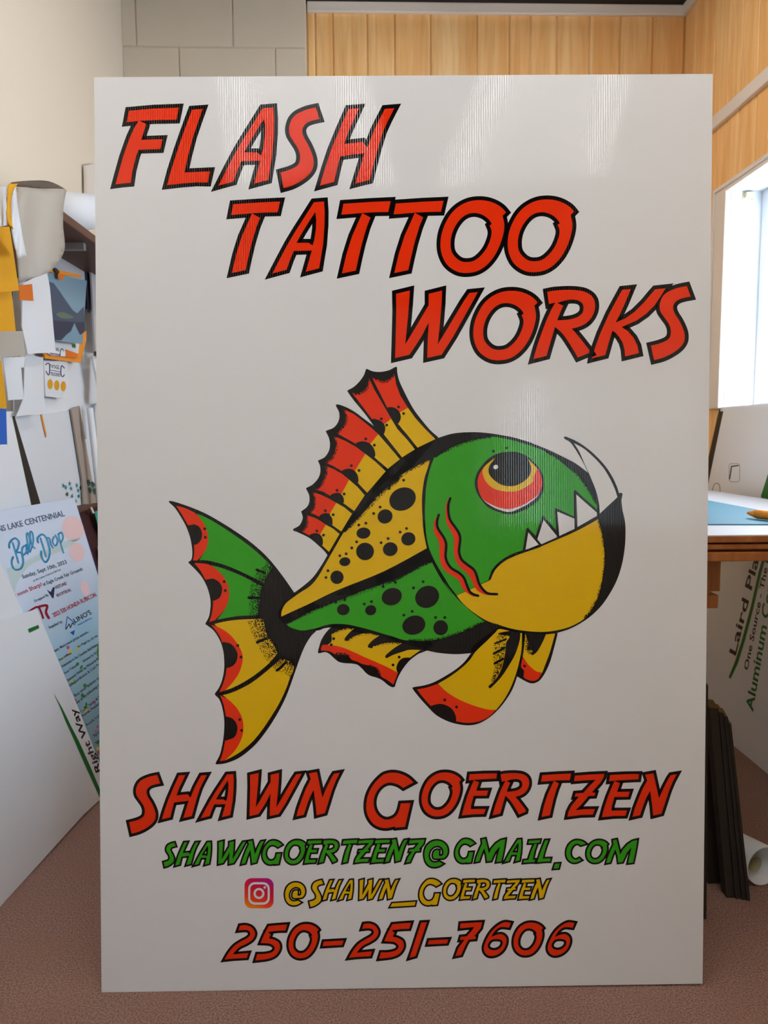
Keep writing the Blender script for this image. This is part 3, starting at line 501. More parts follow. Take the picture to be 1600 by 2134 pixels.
# anal and pelvic fins
patch('red_patch', 's_red', 3, (C9, [(545,875),(640,878),(740,895),(860,940),(1000,1005),(1150,1070),(1280,1130),(1380,1190,c),(1330,1315,c),(1270,1270),(1190,1220),(1140,1140),(1060,1105),(980,1085),(930,1060),(870,1040),(830,1000),(770,985),(690,980),(620,945),(525,935,c)]))
patch('yellow_patch', 's_yellow', 3, (C9, [(595,877,c),(640,840),(645,790),(640,755,c),(720,715),(800,690),(895,693,c),(840,740),(795,795),(790,825),(815,828),(880,785),(960,755),(1060,745),(1175,772,c),(1110,815),(1055,870),(1050,900),(1075,905),(1150,875),(1280,848),(1425,855,c),(1340,910),(1260,975),(1240,1005),(1260,1020),(1330,985),(1450,945)]), (CA, [(420,995),(550,998,c),(425,1088,c)]), (C9, [(1440,1020),(1390,1060),(1365,1120),(1370,1170),(1385,1190,c),(1280,1130),(1150,1070),(1000,1005),(860,940),(740,895),(640,878)]))
patch('yellow_patch', 's_yellow', 3, (CB, [(905,130),(945,98),(1055,120,c),(1145,138,c),(1165,138,c),(1160,300),(1130,450),(1095,570),(1050,680),(990,790),(910,893,c),(840,888),(760,870),(640,830),(520,775),(420,710),(340,635,c),(450,570),(560,490),(650,405),(710,320),(830,205)]))
patch('red_patch', 's_red', 3, (CB, [(335,638,c),(420,710),(520,775),(640,830),(760,870),(840,888),(905,895,c),(850,950),(760,1000),(640,1020),(520,1005,c),(515,950),(480,885),(420,845),(350,832),(270,853,c),(200,775),(135,690,c),(230,672)]))
patch('fin_shadow', 's_black', 5, (CB, [(1050,116,c),(1148,136,c),(1142,210),(1100,340),(1040,450),(960,570),(865,670),(845,676),(840,655),(900,600),(950,520),(980,430),(1000,330),(1010,230),(1040,170),(940,152),(945,135)]))
patch('yellow_patch', 's_yellow', 3, (CB, [(1400,150,c),(1490,142,c),(1440,320),(1400,430),(1362,528,c),(1300,510),(1230,450),(1172,370,c),(1185,280),(1195,150,c)]))
patch('red_patch', 's_red', 3, (CB, [(1172,375,c),(1230,450),(1300,510),(1360,530,c),(1320,590),(1260,607),(1185,575),(1185,510),(1155,465)]))
patch('fin_shadow', 's_black', 5, (CB, [(1190,130,c),(1400,145,c),(1370,220),(1320,310),(1275,352),(1255,345),(1265,310),(1215,300),(1225,230)]))
# ticks
for cr, p, w in ((C7, [(975,787),(1060,822)], 5.4), (C7, [(890,1077),(1010,1080)], 5.4), (C8, [(775,278),(880,230)], 5.4), (C8, [(1010,612),(1060,575),(1120,510)], 5.4), (CB, [(950,143),(1050,142)], 3.4), (CB, [(900,240),(1010,195)], 3.6), (CB, [(888,340),(990,285)], 4.6), (CB, [(896,437),(980,390)], 4.6),
    (C7, [(300,706),(450,703),(600,742),(750,798),(880,862),(1010,930)], 5.6), (C8, [(320,893),(450,855),(600,788),(750,698),(880,595),(1010,465)], 5.6)):
    sprint('tick', quad_strip(smooth(T(cr, p), False, 4), w), M['s_black'], 5, fish)
# spots
for cr, x, y, rx, ry, ro in ((C5, 258, 267, 190, 156, -.45), (C4_, 1348, 508, 105, 98, -.4), (C4_, 1048, 740, 97, 78, -.1), (C4_, 1070, 995, 124, 122, 0), (C4_, 1420, 963, 102, 96, -.2), (C5, 338, 820, 99, 92, -.3), (C4_, 790, 1137, 77, 61, -.15), (C4_, 680, 1354, 92, 93, 0),
    (C9, 1313, 338, 114, 95, -.35), (C9, 774, 482, 69, 62, -.1), (C9, 1079, 489, 62, 56, -.3), (CA, 628, 365, 146, 128, -.5), (CA, 470, 702, 139, 112, -.3), (CA, 789, 732, 87, 89, 0)):
    sprint('spot', fill([T(cr, ell(x, y, rx, ry, ro))]), M['s_black'], 5, fish)
dots = T(C4_, [(1405,120),(1280,378),(1190,467),(1082,602),(983,627),(953,861),(886,946),(808,1027),(720,1054),(555,1262),(527,1355),(1390,815),(1293,873),(401,709),(493,768),(518,428),(627,484)]) + T(C5, [(313,675),(225,726)]) + T(C9, [(1353,180),(1217,228),(1087,393),(1007,420),(790,373),(690,400),(1540,502),(1447,543)]) + T(CA, [(580,184),(466,258),(728,609),(837,611)])
dots += T(C1, [(1205,1253),(1151,490),(1204,559),(972,614),(1028,679),(810,823),(900,888),(659,1102),(740,1152),(511,1358),(585,1397)]) + T(C2, [(1052,402),(1237,357)]) + T(C7, [(432,360),(438,448),(635,910),(646,1003)]) + T(C8, [(545,315),(583,453),(568,1198),(591,1327)]) + T(C9, [(667,805),(640,873),(1395,1010),(1327,1097)]) + T(CB, [(408,793),(523,863),(1190,461)])
for x, y in dots: sprint('dot', fill([ell(x, y, 3.0, 2.9, 0, 12)]), M['s_black'], 6, fish)
# stippled shading: flecks thrown off the black edges
def along(line, t):
    n = len(line) - 1; i = min(int(t * n), n - 1); f = t * n - i; return (line[i][0] + (line[i + 1][0] - line[i][0]) * f, line[i][1] + (line[i + 1][1] - line[i][1]) * f)
def flecks(inner, outer, n, power=1.6, r0=.55, r1=1.25):
    a, b_ = smooth(inner, False, 3), smooth(outer, False, 3); out = []
    for _ in range(n):
        t = random.random(); s = random.random() ** power; p, q = along(a, t), along(b_, t)
        x, y = p[0] + (q[0] - p[0]) * s + random.gauss(0, .6), p[1] + (q[1] - p[1]) * s + random.gauss(0, .6)
        r = random.uniform(r0, r1) * (1.25 - .6 * s); a0 = random.random() * 6.3; k = random.uniform(.5, 1)
        out.append(([(x + r * math.cos(a0 + j * 1.2566) * (k if j % 2 else 1), y + r * math.sin(a0 + j * 1.2566)) for j in range(5)], [(0, 1, 2, 3, 4)]))
    return out
sp = []
ti = T(C7, [(1150,770),(1085,870),(1035,960),(1010,1080),(1005,1200),(1000,1290)]); to = T(C7, [(1075,705),(990,800),(930,900),(905,1000),(893,1100),(890,1270)])
sp += flecks(ti, to, 900, 1.1)
ti = T(C8, [(850,0),(880,120),(920,220),(1000,300),(1040,420),(1120,470),(1215,500)]); to = T(C8, [(655,20),(700,150),(760,270),(850,440),(940,550),(1030,630),(1180,690)])
sp += flecks(ti, to, 1300, 1.1)
sp += flecks(T(CB, [(1010,150),(1005,260),(985,380),(950,500),(890,610)]), T(CB, [(930,160),(890,260),(885,380),(885,500),(868,612)]), 420, 1.0)
sp += flecks(T(CB, [(1240,160),(1225,230),(1225,290),(1260,330)]), T(CB, [(1190,150),(1190,230),(1200,300),(1240,345)]), 90, 1.0)
sp += flecks(T(C4_, [(760,720),(860,620),(1080,400),(1350,120),(1500,0)]) + T(C1, [(1180,1185),(1480,1030)]), T(C4_, [(800,720),(890,650),(1110,430),(1380,150),(1530,30)]) + T(C1, [(1195,1215),(1480,1055)]), 800, 1.3)
sp += flecks(T(C2, [(235,470),(500,320),(800,225),(1000,195)]), T(C2, [(240,495),(510,355),(810,252),(1040,210)]), 350, 1.3)
sp += flecks(T(C3, [(380,400),(520,470),(800,690),(970,900),(1080,1120)]), T(C3, [(380,412),(505,500),(785,725),(950,930),(1065,1130)]), 300, 1.3)
sp += flecks(T(C6, [(1220,110),(1265,260),(1290,560),(1255,850),(1180,1070),(1060,1220)]), T(C6, [(1195,130),(1235,290),(1265,560),(1225,850),(1150,1050),(1045,1210)]), 500, 1.3)
sp += flecks(T(C9, [(135,630),(400,500),(800,340),(1200,190)]) + T(C5, [(200,1355),(560,1155),(655,1120)]), T(C9, [(150,650),(410,530),(810,370),(1210,220)]) + T(C5, [(210,1385),(570,1190),(660,1150)]), 900, 1.3)
sp += flecks(T(CA, [(1310,670),(1000,812),(700,892),(400,895)]), T(CA, [(1290,650),(990,780),(690,862),(410,868)]), 450, 1.3)
for inn, ou in (((C1, [(668,345),(740,348),(800,310),(830,260),(845,190)]), (C1, [(700,365),(755,365),(815,325),(842,275),(852,220)])), ((C1, [(870,175),(930,205),(1000,222),(1060,195),(1110,145)]), (C1, [(885,200),(930,225),(1000,242),(1065,215),(1112,170)])), ((C1, [(580,515),(605,580),(600,650),(560,715),(510,765)]), (C1, [(600,525),(622,585),(615,655),(575,725),(525,772)])),
    ((C1, [(480,795),(505,880),(490,960),(450,1030),(390,1068)]), (C1, [(500,800),(522,880),(508,965),(465,1040),(405,1078)])), ((C1, [(390,1105),(400,1170),(375,1240),(340,1310),(285,1350)]), (C1, [(405,1108),(415,1172),(392,1245),(355,1320),(300,1355)])), ((C4_, [(340,170),(365,250),(365,330),(345,400),(300,455)]), (C4_, [(360,175),(385,250),(385,335),(362,408),(318,462)])), ((C4_, [(255,490),(262,610),(230,680),(170,705)]), (C4_, [(275,495),(282,615),(245,692),(190,715)]))):
    sp += flecks(T(*inn), T(*ou), 130, 1.2, .5, 1.0)
for inn, ou in (((C9, [(640,750),(720,710),(800,685),(890,690)]), (C9, [(645,765),(725,728),(805,705),(870,705)])), ((C9, [(815,828),(880,780),(960,750),(1060,740),(1170,770)]), (C9, [(830,832),(890,800),(965,772),(1060,760),(1130,772)])), ((C9, [(1075,905),(1150,870),(1280,843),(1420,852)]), (C9, [(1085,912),(1155,890),(1280,865),(1390,868)])), ((C9, [(690,975),(770,980),(830,1000)]), (C9, [(700,965),(780,960),(850,995)])), ((C9, [(1060,1105),(1140,1140),(1180,1210)]), (C9, [(1070,1090),(1155,1130),(1195,1205)]))):
    sp += flecks(T(*inn), T(*ou), 110, 1.2, .5, 1.0)
stp = sprint('stipple', merge(sp), M['s_black'], 6, fish); stp['kind'] = 'stuff'
# yellow fuzzy edge of the iris
# ---- camera app logo beside the handle
IG = (500, 1815, 5)
def rrect(x0, y0, x1, y1, r, n=7):
    P = []
    for cx_, cy_, a in ((x1 - r, y0 + r, -90), (x1 - r, y1 - r, 0), (x0 + r, y1 - r, 90), (x0 + r, y0 + r, 180)):
        P += [(cx_ + r * math.cos(math.radians(a + 90 * i / n)), cy_ + r * math.sin(math.radians(a + 90 * i / n))) for i in range(n + 1)]
    return P
def logo_mat():
    m = bpy.data.materials.new('logo_gradient'); m.use_nodes = True; b = m.node_tree.nodes['Principled BSDF']; b.inputs['Roughness'].default_value = 0.3
    tc = N(m, 'ShaderNodeTexCoord'); sx = N(m, 'ShaderNodeSeparateXYZ'); L(m, tc.outputs['Generated'], sx.inputs[0])
    ad = N(m, 'ShaderNodeMath', operation='MULTIPLY_ADD'); ad.inputs[1].default_value = 0.45; L(m, sx.outputs['X'], ad.inputs[0]); L(m, sx.outputs['Z'], ad.inputs[2])
    cr = N(m, 'ShaderNodeValToRGB'); el = cr.color_ramp.elements
    el[0].position = 0.08; el[0].color = lin((255, 150, 30)); el[1].position = 1.0; el[1].color = lin((190, 10, 140))
    e = el.new(.32); e.color = lin((250, 70, 30)); e = el.new(.6); e.color = lin((226, 20, 60)); e = el.new(.8); e.color = lin((212, 10, 90))
    dv = N(m, 'ShaderNodeMath', operation='DIVIDE'); dv.inputs[1].default_value = 1.3; L(m, ad.outputs[0], dv.inputs[0]); L(m, dv.outputs[0], cr.inputs[0]); L(m, cr.outputs[0], b.inputs['Base Color'])
    return m
M['logo'] = logo_mat()
lg = sprint('app_logo', fill([T(IG, rrect(47, 75, 350, 390, 75))]), M['logo'], 2, sign)
sprint('logo_frame', fill([T(IG, rrect(85, 117, 310, 352, 70)), T(IG, rrect(107, 140, 288, 328, 48))]), M['board'], 3, lg)
sprint('logo_ring', fill([T(IG, ell(198, 235, 57, 58)), T(IG, ell(198, 235, 34, 35))]), M['board'], 3, lg)
sprint('logo_dot', fill([T(IG, ell(258, 172, 13, 14))]), M['board'], 3, lg)
# ================================================================== FLAT THINGS LEANING AND HANGING ABOUT
def sheet(name, poly, pl, th, m, parent=None, label=None, cat=None, group=None, sm=False):
    """a sheet or board of thickness th whose front face has the outline poly (photograph pixels) on plane pl"""
    lp = smooth(poly, True, 4) if sm else [p[:2] for p in poly]
    v, f = fill([lp]); n = pl[1]; n = n if n.dot(CAM - pl[0]) > 0 else -n
    fr = [onp(pl, *p) for p in v]; k = len(fr); V = fr + [p - n * th for p in fr]; F = []
    for t in f:
        a, b_, c_ = (fr[i] for i in t[:3]); t = tuple(t) if (b_ - a).cross(c_ - a).dot(n) > 0 else tuple(t)[::-1]
        F.append(t); F.append(tuple(i + k for i in t)[::-1])
    cnt = {}
    for t in F[::2]:
        for i in range(len(t)): cnt[(t[i], t[(i + 1) % len(t)])] = 1
    F += [(b_, a, a + k, b_ + k) for (a, b_) in cnt if (b_, a) not in cnt]
    o = build(name, V, F, m, parent, base=None if parent else sum(fr, Vector()) / k)
    return tag(o, label, cat, group)
def pprint(name, vf, pl, m, parent, lift=.0004):
    n = pl[1]; n = n if n.dot(CAM - pl[0]) > 0 else -n; pl2 = (pl[0] + n * lift, pl[1]); V = [onp(pl2, *p) for p in vf[0]]
    F = [tuple(f) if (V[f[1]] - V[f[0]]).cross(V[f[2]] - V[f[0]]).dot(n) > 0 else tuple(f)[::-1] for f in vf[1]]
    return build(name, V, F, m, parent)
def text_vf(s, A, B, up, bold=.012):
    """lettering as faces in pixels: baseline from A to B, capitals as tall as the vector up"""
    cu = bpy.data.curves.new('tmp', 'FONT'); cu.body = s; cu.resolution_u = 2; cu.offset = bold; ob = bpy.data.objects.new('tmp', cu); COL.objects.link(ob)
    me = bpy.data.meshes.new_from_object(ob.evaluated_get(bpy.context.evaluated_depsgraph_get()))
    vs = [(v.co.x, v.co.y) for v in me.vertices]; fs = [tuple(p.vertices) for p in me.polygons]
    bpy.data.objects.remove(ob); bpy.data.curves.remove(cu); bpy.data.meshes.remove(me)
    x0, x1 = min(v[0] for v in vs), max(v[0] for v in vs); cap = .69
    return [(A[0] + (B[0] - A[0]) * (x - x0) / (x1 - x0) + up[0] * y / cap, A[1] + (B[1] - A[1]) * (x - x0) / (x1 - x0) + up[1] * y / cap) for x, y in vs], fs
def letters(s, A, B, up, pl, m, parent):
    v, f = text_vf(s, A, B, up, .02); par = list(range(len(v)))
    def find(i):
        while par[i] != i: par[i] = par[par[i]]; i = par[i]
        return i
    for t in f:
        for i in t[1:]: par[find(i)] = find(t[0])
    d = Vector((B[0] - A[0], B[1] - A[1])); d /= d.length_squared; comp = {}
    for t in f: comp.setdefault(find(t[0]), []).append(t)
    cl = []
    for fs in comp.values():
        xs = [(v[i][0] - A[0]) * d.x + (v[i][1] - A[1]) * d.y for t in fs for i in t]; cl.append([min(xs), max(xs), fs])
    cl.sort(key=lambda q: q[0]); out = []
    for q in cl:
        if out and min(q[1], out[-1][1]) - max(q[0], out[-1][0]) > .6 * min(q[1] - q[0], out[-1][1] - out[-1][0]): out[-1] = [out[-1][0], max(q[1], out[-1][1]), out[-1][2] + q[2]]
        else: out.append(q)
    for q in out:
        idx = sorted({i for t in q[2] for i in t}); mp = {i: k for k, i in enumerate(idx)}
        pprint('letter', ([v[i] for i in idx], [tuple(mp[i] for i in t) for t in q[2]]), pl, m, parent)
def xpl(d, lean=0.0): return (Vector((XL + d, 2.3, 1.0)), Vector((1, 0, lean)).normalized())

def proj(P):
    q = RW.transposed() @ (Vector(P) - CAM); return (CX + FPX * q.x / -q.z, CY - FPX * q.y / -q.z)
def footed(poly, pl, i0, i1):
    """carry the two lowest points of an outline down to the floor"""
    out = []
    for i, p in enumerate(poly):
        if i in (i0, i1):
            w = onp(pl, *p[:2]); n = pl[1]; d = Vector((n.z * 1.0, 0, -n.x)); d = d / abs(d.z); d = d if d.z < 0 else -d
            t = (w.z - .002); out.append(proj(w + d * t))
        else: out.append(p)
    return out
# ---- boards leaning along the left wall
fa, fb = on(2, 0, 213, 1665), on(2, 0, 0, 1890)
along_ = (fa - fb).normalized(); upv = Vector((-.025, 0, 1)).normalized(); nB = along_.cross(upv).normalized(); nB = nB if nB.x > 0 else -nB
PB = (fa, nB)
def back(d): return (fa - nB * d, nB)
o = sheet('plastic_sheet', [(77,1270),(131,1400),(144,1430),(163,1475),(206,1587),(228,1642),(228,1650),(213,1662),(175,1697),(0,1890),(-60,1955),(-60,1310)], PB, .004, M['white'], label='large white plastic board with green stripe and black lettering leaning on the cream wall', cat='board')
pprint('stripe', fill([[(111.7,1444.6),(130,1476),(147,1511),(164,1543.6),(188.7,1598.7),(213,1656),(208,1662),(182,1605.5),(158.4,1551.5),(137,1504),(124.6,1473)]]), PB, M['green'], o)
pprint('stripe', fill([[(58,1311),(80,1302),(82,1309),(61,1319)]]), PB, M['green'], o)
letters('The Right Way', (236,1666), (157,1475), (-11.3, 4.6), PB, M['black'], o)
sheet('plastic_sheet', [(-60,1035),(0,1170),(52,1284),(60,1330),(60,1420),(-60,1420)], back(.012), .004, M['white'], label='white plastic board behind the green striped one, its edge crossing the event poster', cat='board')
# event poster
PP = back(.022)
def poster_mat():
    m = bpy.data.materials.new('poster_print'); m.use_nodes = True; b = m.node_tree.nodes['Principled BSDF']; b.inputs['Roughness'].default_value = 0.4
    tc = N(m, 'ShaderNodeTexCoord'); sx = N(m, 'ShaderNodeSeparateXYZ'); L(m, tc.outputs['Generated'], sx.inputs[0])
    nz = N(m, 'ShaderNodeTexNoise'); nz.inputs['Scale'].default_value = 3.0; L(m, tc.outputs['Generated'], nz.inputs['Vector'])
    ad = N(m, 'ShaderNodeMath', operation='MULTIPLY_ADD'); ad.inputs[1].default_value = 0.22; L(m, nz.outputs['Fac'], ad.inputs[0]); L(m, sx.outputs['Z'], ad.inputs[2])
    cr = N(m, 'ShaderNodeValToRGB'); el = cr.color_ramp.elements
    el[0].position = .1; el[0].color = lin((84, 118, 146)); el[1].position = 1.08 / 1.15; el[1].color = lin((214, 226, 244))
    for p, col in ((.35, (124, 158, 172)), (.55, (142, 184, 198)), (.72, (156, 198, 220)), (.84, (196, 212, 232))): e = el.new(p); e.color = lin(col)
    L(m, ad.outputs[0], cr.inputs[0]); L(m, cr.outputs[0], b.inputs['Base Color']); return m
M['poster'] = poster_mat()
po = sheet('event_poster', [(-70,1076),(155,1038),(238,1310),(330,1640),(205,1640),(90,1390),(0,1190),(-70,1185)], PP, .003, M['poster'], label='pale blue ball drop event poster on board leaning behind the white boards', cat='poster')
M['pink'] = mat('pink_ball', (240, 206, 206), 0.5, 0.3); M['lblue'] = mat('script_blue', (70, 176, 226), 0.5, 0.3); M['dblue'] = mat('script_dark_blue', (22, 92, 142), 0.5, 0.3)
M['greytext'] = mat('grey_text', (84, 96, 122), 0.5, 0.3); M['inktext'] = mat('slate_text', (54, 74, 96), 0.5, 0.3); M['redtext'] = mat('red_text', (186, 26, 52), 0.5, 0.3); M['wine'] = mat('wine_text', (116, 26, 64), 0.5, 0.3)
M['mint'] = mat('mint_patch', (196, 214, 214), 0.5, 0.3); M['leafgreen'] = mat('leaf_green', (70, 140, 62), 0.5, 0.3); M['hot'] = mat('hot_pink', (206, 90, 140), 0.5, 0.3); M['peach'] = mat('peach', (226, 160, 110), 0.5, 0.3); M['lemon'] = mat('lemon', (222, 202, 90), 0.5, 0.3)
pl_ = lambda nm, vf, mk, lift: pprint(nm, vf, PP, M[mk], po, lift)
for x, y, rx, ry in ((152, 1102, 22, 27), (160, 1150, 16, 20), (177, 1226, 8, 16)): pl_('ball', fill([ell(x, y, rx, ry, -.3)]), 'pink', .0003)
pl_('swoosh', fill([smooth([(14,1185,1),(50,1172),(90,1150),(130,1130),(168,1120,1),(140,1142),(100,1160),(60,1180),(36,1215),(30,1240,1)], True, 4)]), 'mint', .0003)
pl_('foliage', fill([smooth([(222,1325,1),(206,1340),(202,1365),(215,1392),(224,1400,1)], True, 3)]), 'leafgreen', .0004)
for i in range(34):
    t = random.random(); x0 = 120 + 95 * t + random.uniform(-10, 40) * (1 - t * .3); y0 = 1335 + 290 * t + random.uniform(-20, 20)
    if x0 < 222: pl_('confetti', fill([ell(x0, y0, random.uniform(2, 4.5), random.uniform(2.5, 5.5), random.random(), 9)]), random.choice(['hot', 'peach', 'lemon', 'hot', 'leafgreen']), .0004)
def line(s, A, B, h, mk, lift=.0007, lean=.25):
    d = math.hypot(B[0] - A[0], B[1] - A[1]); n = ((B[1] - A[1]) / d, -(B[0] - A[0]) / d); up = (n[0] * h + lean * h * -.3, n[1] * h)
    pl_('lettering', text_vf(s, A, B, up), mk, lift)
line('BURNS LAKE CENTENNIAL', (-28, 1115), (136, 1075), 12, 'greytext')
for mk, dx, lf in (('dblue', .9, .0006), ('lblue', 0, .0009)):
    for pts, w in (([(19,1141),(20,1130),(30,1121),(39,1128),(37,1142),(33,1150),(44,1152),(48,1170),(43,1184),(30,1186),(24,1172),(27,1160)], 3.0), ([(26,1130),(32,1150),(38,1172)], 2.8), ([(52,1136),(46,1142),(47,1156),(54,1150),(55,1134),(57,1154)], 2.4), ([(57,1154),(62,1130),(59,1112),(55,1114),(58,1136),(62,1150)], 2.3), ([(62,1150),(69,1128),(67,1109),(62,1110),(65,1132),(72,1142)], 2.3),
        ([(79,1130),(78,1120),(88,1113),(97,1122),(103,1145),(101,1162),(94,1171),(86,1160),(86,1148)], 3.0), ([(84,1121),(90,1140),(95,1159)], 2.6), ([(99,1120),(103,1122),(106,1134),(110,1141)], 2.2), ([(112,1118),(109,1128),(115,1137),(120,1126),(115,1115)], 2.2), ([(121,1112),(126,1132),(132,1151)], 2.2), ([(122,1112),(128,1109),(131,1120),(126,1131)], 2.2)):
        pl_('script_stroke', quad_strip([(x + dx, y + dx) for x, y in smooth(pts, False, 4)], w), mk, lf)
line('Sunday, Sept 10th, 2023', (48, 1206), (140, 1174), 8, 'inktext')
line('at the Lakes District Fall Fair', (70, 1212), (128, 1188), 3.6, 'greytext')
line('12:00 noon Sharp!', (14, 1252), (88, 1221), 8, 'redtext'); line('at Eagle Creek Fair Grounds', (91, 1221), (173, 1188), 7, 'inktext')
line('Dropped By', (73, 1255), (102, 1241), 5, 'inktext'); line('WESTLAND', (116, 1228), (140, 1218), 6.5, 'wine'); line('HELICOPTERS INC.', (119, 1244), (150, 1231), 6, 'wine')
pl_('bird_mark', fill([[(98,1229),(106,1234),(110,1224),(114,1224),(112,1246),(110,1247)]]), 'navy', .0008)
line('2023 520 HONDA RUBICON', (113, 1286), (202, 1242), 8.5, 'redtext', .0009, .5)
pl_('script_stroke', quad_strip(smooth([(56,1278),(70,1268),(80,1265),(86,1276),(90,1288)], False, 4), 4), 'redtext', .0008); pl_('script_stroke', quad_strip(smooth([(82,1264),(98,1262),(96,1276),(102,1288)], False, 4), 5), 'redtext', .0008)
line('Supplied by', (103, 1310), (131, 1297), 5.5, 'dkgreen'); line("LINO'S", (157, 1298), (192, 1279), 9.5, 'black'); line('SALES & SERVICE', (163, 1304), (192, 1289), 3, 'blue')
pl_('roof_mark', merge([quad_strip([(137,1310),(140,1285),(157,1299)], 1.4), fill([[(146,1318),(156,1313),(154,1324)]])]), 'blue', .0008); pl_('ridge_mark', quad_strip([(138,1311),(144,1300),(147,1308),(151,1298),(156,1302)], 1.6), 'black', .0009)
for s, A, B, h in (('Many, Many more prizes include...', (112,1360), (187,1317), 5), ('Week W Wilson', (124,1378), (150,1362), 4.5), ('for Flight by LD Air', (163,1350), (205,1326), 4.5), ('Admission to the Canadian Bull Riding Champions', (130,1391), (228,1330), 5), ('donated by BC Centennial', (174,1380), (226,1346), 4.5), ('Four Tickets', (136,1405), (162,1387), 4.5), ('Summer Rides by Wisteria Ranch', (142,1420), (216,1367), 5), ('Gift Certificates & Cash Prizes', (146,1431), (216,1380), 5),
    ('Buy your tickets at', (157,1452), (208,1414), 5.5), ('any of the following sponsors', (160,1467), (224,1416), 5), ('Cash, Sales & Service', (170,1486), (226,1440), 5), ('Rental, Repairs & Parts', (173,1494), (228,1452), 5), ('Food, Local Arts', (182,1513), (228,1476), 5), ('Sponsors', (196,1536), (226,1512), 5), ('Thank you', (200,1552), (228,1528), 5), ('10/10', (211,1587), (230,1570), 9), ('Lake', (214,1601), (230,1586), 6)):
    line(s, A, B, h, 'inktext', .0008)
# boards and cards above the poster
sheet('foam_board', footed([(-40,925),(14,925),(46,1056),(46,1120),(-40,1120)], xpl(.050), 3, 4), xpl(.050), .004, M['white'], label='bright white board at the picture edge below the blue card', cat='board')
sheet('foam_board', footed([(5,858),(33,857),(33,866),(25,868),(65,1052),(65,1110),(44,1110),(20,960)], xpl(.038), 5, 6), xpl(.038), .012, M['white'], label='narrow white foam board leaning between two wider boards', cat='board')
sheet('foam_board', footed([(25,868),(30,866),(84,1048),(84,1100),(66,1100)], xpl(.026), 3, 4), xpl(.026), .01, M['darkbrown'], label='thin dark sheet added as the shadow gap behind the narrow foam board', cat='board')  # dark sheet stands in for the shade between the leaning boards
bo = sheet('foam_board', footed([(27,867),(88,863),(152,853),(178,990),(186,1070),(180,1120),(95,1120),(60,975)], xpl(.012), 5, 6), xpl(.012), .004, M['paper'], label='wide white board printed with turquoise and green leaves', cat='board')
PLB = xpl(.012)
for i, (x, y, mk) in enumerate([(137,1016,'teal'),(145,1008,'teal'),(148,1018,'teal'),(140,1030,'dkgreen'),(150,1034,'teal'),(157,1045,'teal'),(163,1022,'teal'),(168,1016,'dkgreen'),(172,1028,'dkgreen'),(160,1012,'teal'),(132,1012,'teal'),(171,1038,'dkgreen'),(164,1034,'teal')]):
    P = []
    for k in range(10): r = (5.2 if k % 2 == 0 else 2.3) * random.uniform(.8, 1.2); t = k * .628 + i; P.append((x + r * .8 * math.cos(t), y + r * 1.2 * math.sin(t)))
    pprint('leaf_print', fill([P]), PLB, M[mk], bo)
sheet('cardboard_strip', [(85,864),(88,863),(97,905),(96,912)], xpl(.015), .002, M['orange'], label='thin orange card edge sticking up over the leaf printed board', cat='card')
M['taupe'] = mat('taupe_board', (170, 154, 142), 0.6, 0.3)
to_ = sheet('foam_board', footed([(149,853),(166,846),(190,990),(204,1060),(204,1110),(182,1110),(172,1000)], xpl(.022), 4, 5), xpl(.022), .006, M['taupe'], label='taupe board beside the leaf printed board, leaves along its foot', cat='board')
for x, y in ((184,1006),(192,1010),(187,1022),(196,1024),(200,1012)): pprint('leaf_print', fill([[(x-4,y-5),(x+2,y-7),(x+5,y),(x+2,y+8),(x-2,y+3)]]), xpl(.022), M['dkgreen'], to_)
def ltube(name, a, b_, d0, d1, r, m, label, cat, foot=True):
    p0, p1 = on(0, XL + d0, *a), on(0, XL + d1, *b_)
    if foot: p1 = p0 + (p1 - p0) * ((p0.z - .001) / (p0.z - p1.z))
    v, f = tube_vf(p0, p1, r, 16); o = build(name, v, f, m, smooth=False, base=p0)
    for p in o.data.polygons: p.use_smooth = len(p.vertices) == 4
    return tag(o, label, cat)
ltube('plastic_tube', (187,850), (214,1090), .058, .060, .011, M['white'], 'white plastic tube leaning beside the taupe board', 'tube')
ltube('plastic_tube', (172,846), (178,915), .034, .036, .0045, M['white'], 'thin short white tube in front of the taupe board', 'tube', False)
ltube('plastic_tube', (198,845), (210,960), .034, .036, .006, M['white'], 'slim white tube behind the thick one by the sign edge', 'tube')
sheet('card', footed([(200,840),(215,838),(222,912),(216,930),(208,912)], xpl(.03), 3, 3), xpl(.03), .003, M['paper'], label='white card with a yellow corner tucked beside the big sign', cat='card')
pprint('yellow_corner', fill([[(203,845),(214,843),(217,862),(208,862)]]), xpl(.03), M['yellowsheet'], bpy.data.objects['card'])
M['plum'] = mat('dark_plum', (62, 52, 68), 0.5, 0.3)
sheet('plum_card', [(204,810),(216,810),(216,840),(206,838)], xpl(.07, .03), .003, M['plum'], label='dark plum card end above the yellow cornered card', cat='card')
sheet('white_card', [(193,742),(216,740),(216,812),(207,812)], xpl(.07, .03), .008, M['white'], label='white board corner tilted out from the wall near the sign edge', cat='board')
bs = sheet('black_sticker', [(197,732),(214,733),(214,748),(206,746),(205,742),(196,741)], xpl(.08, .03), .002, M['black'], label='small black sticker above the tilted white board corner', cat='sticker')
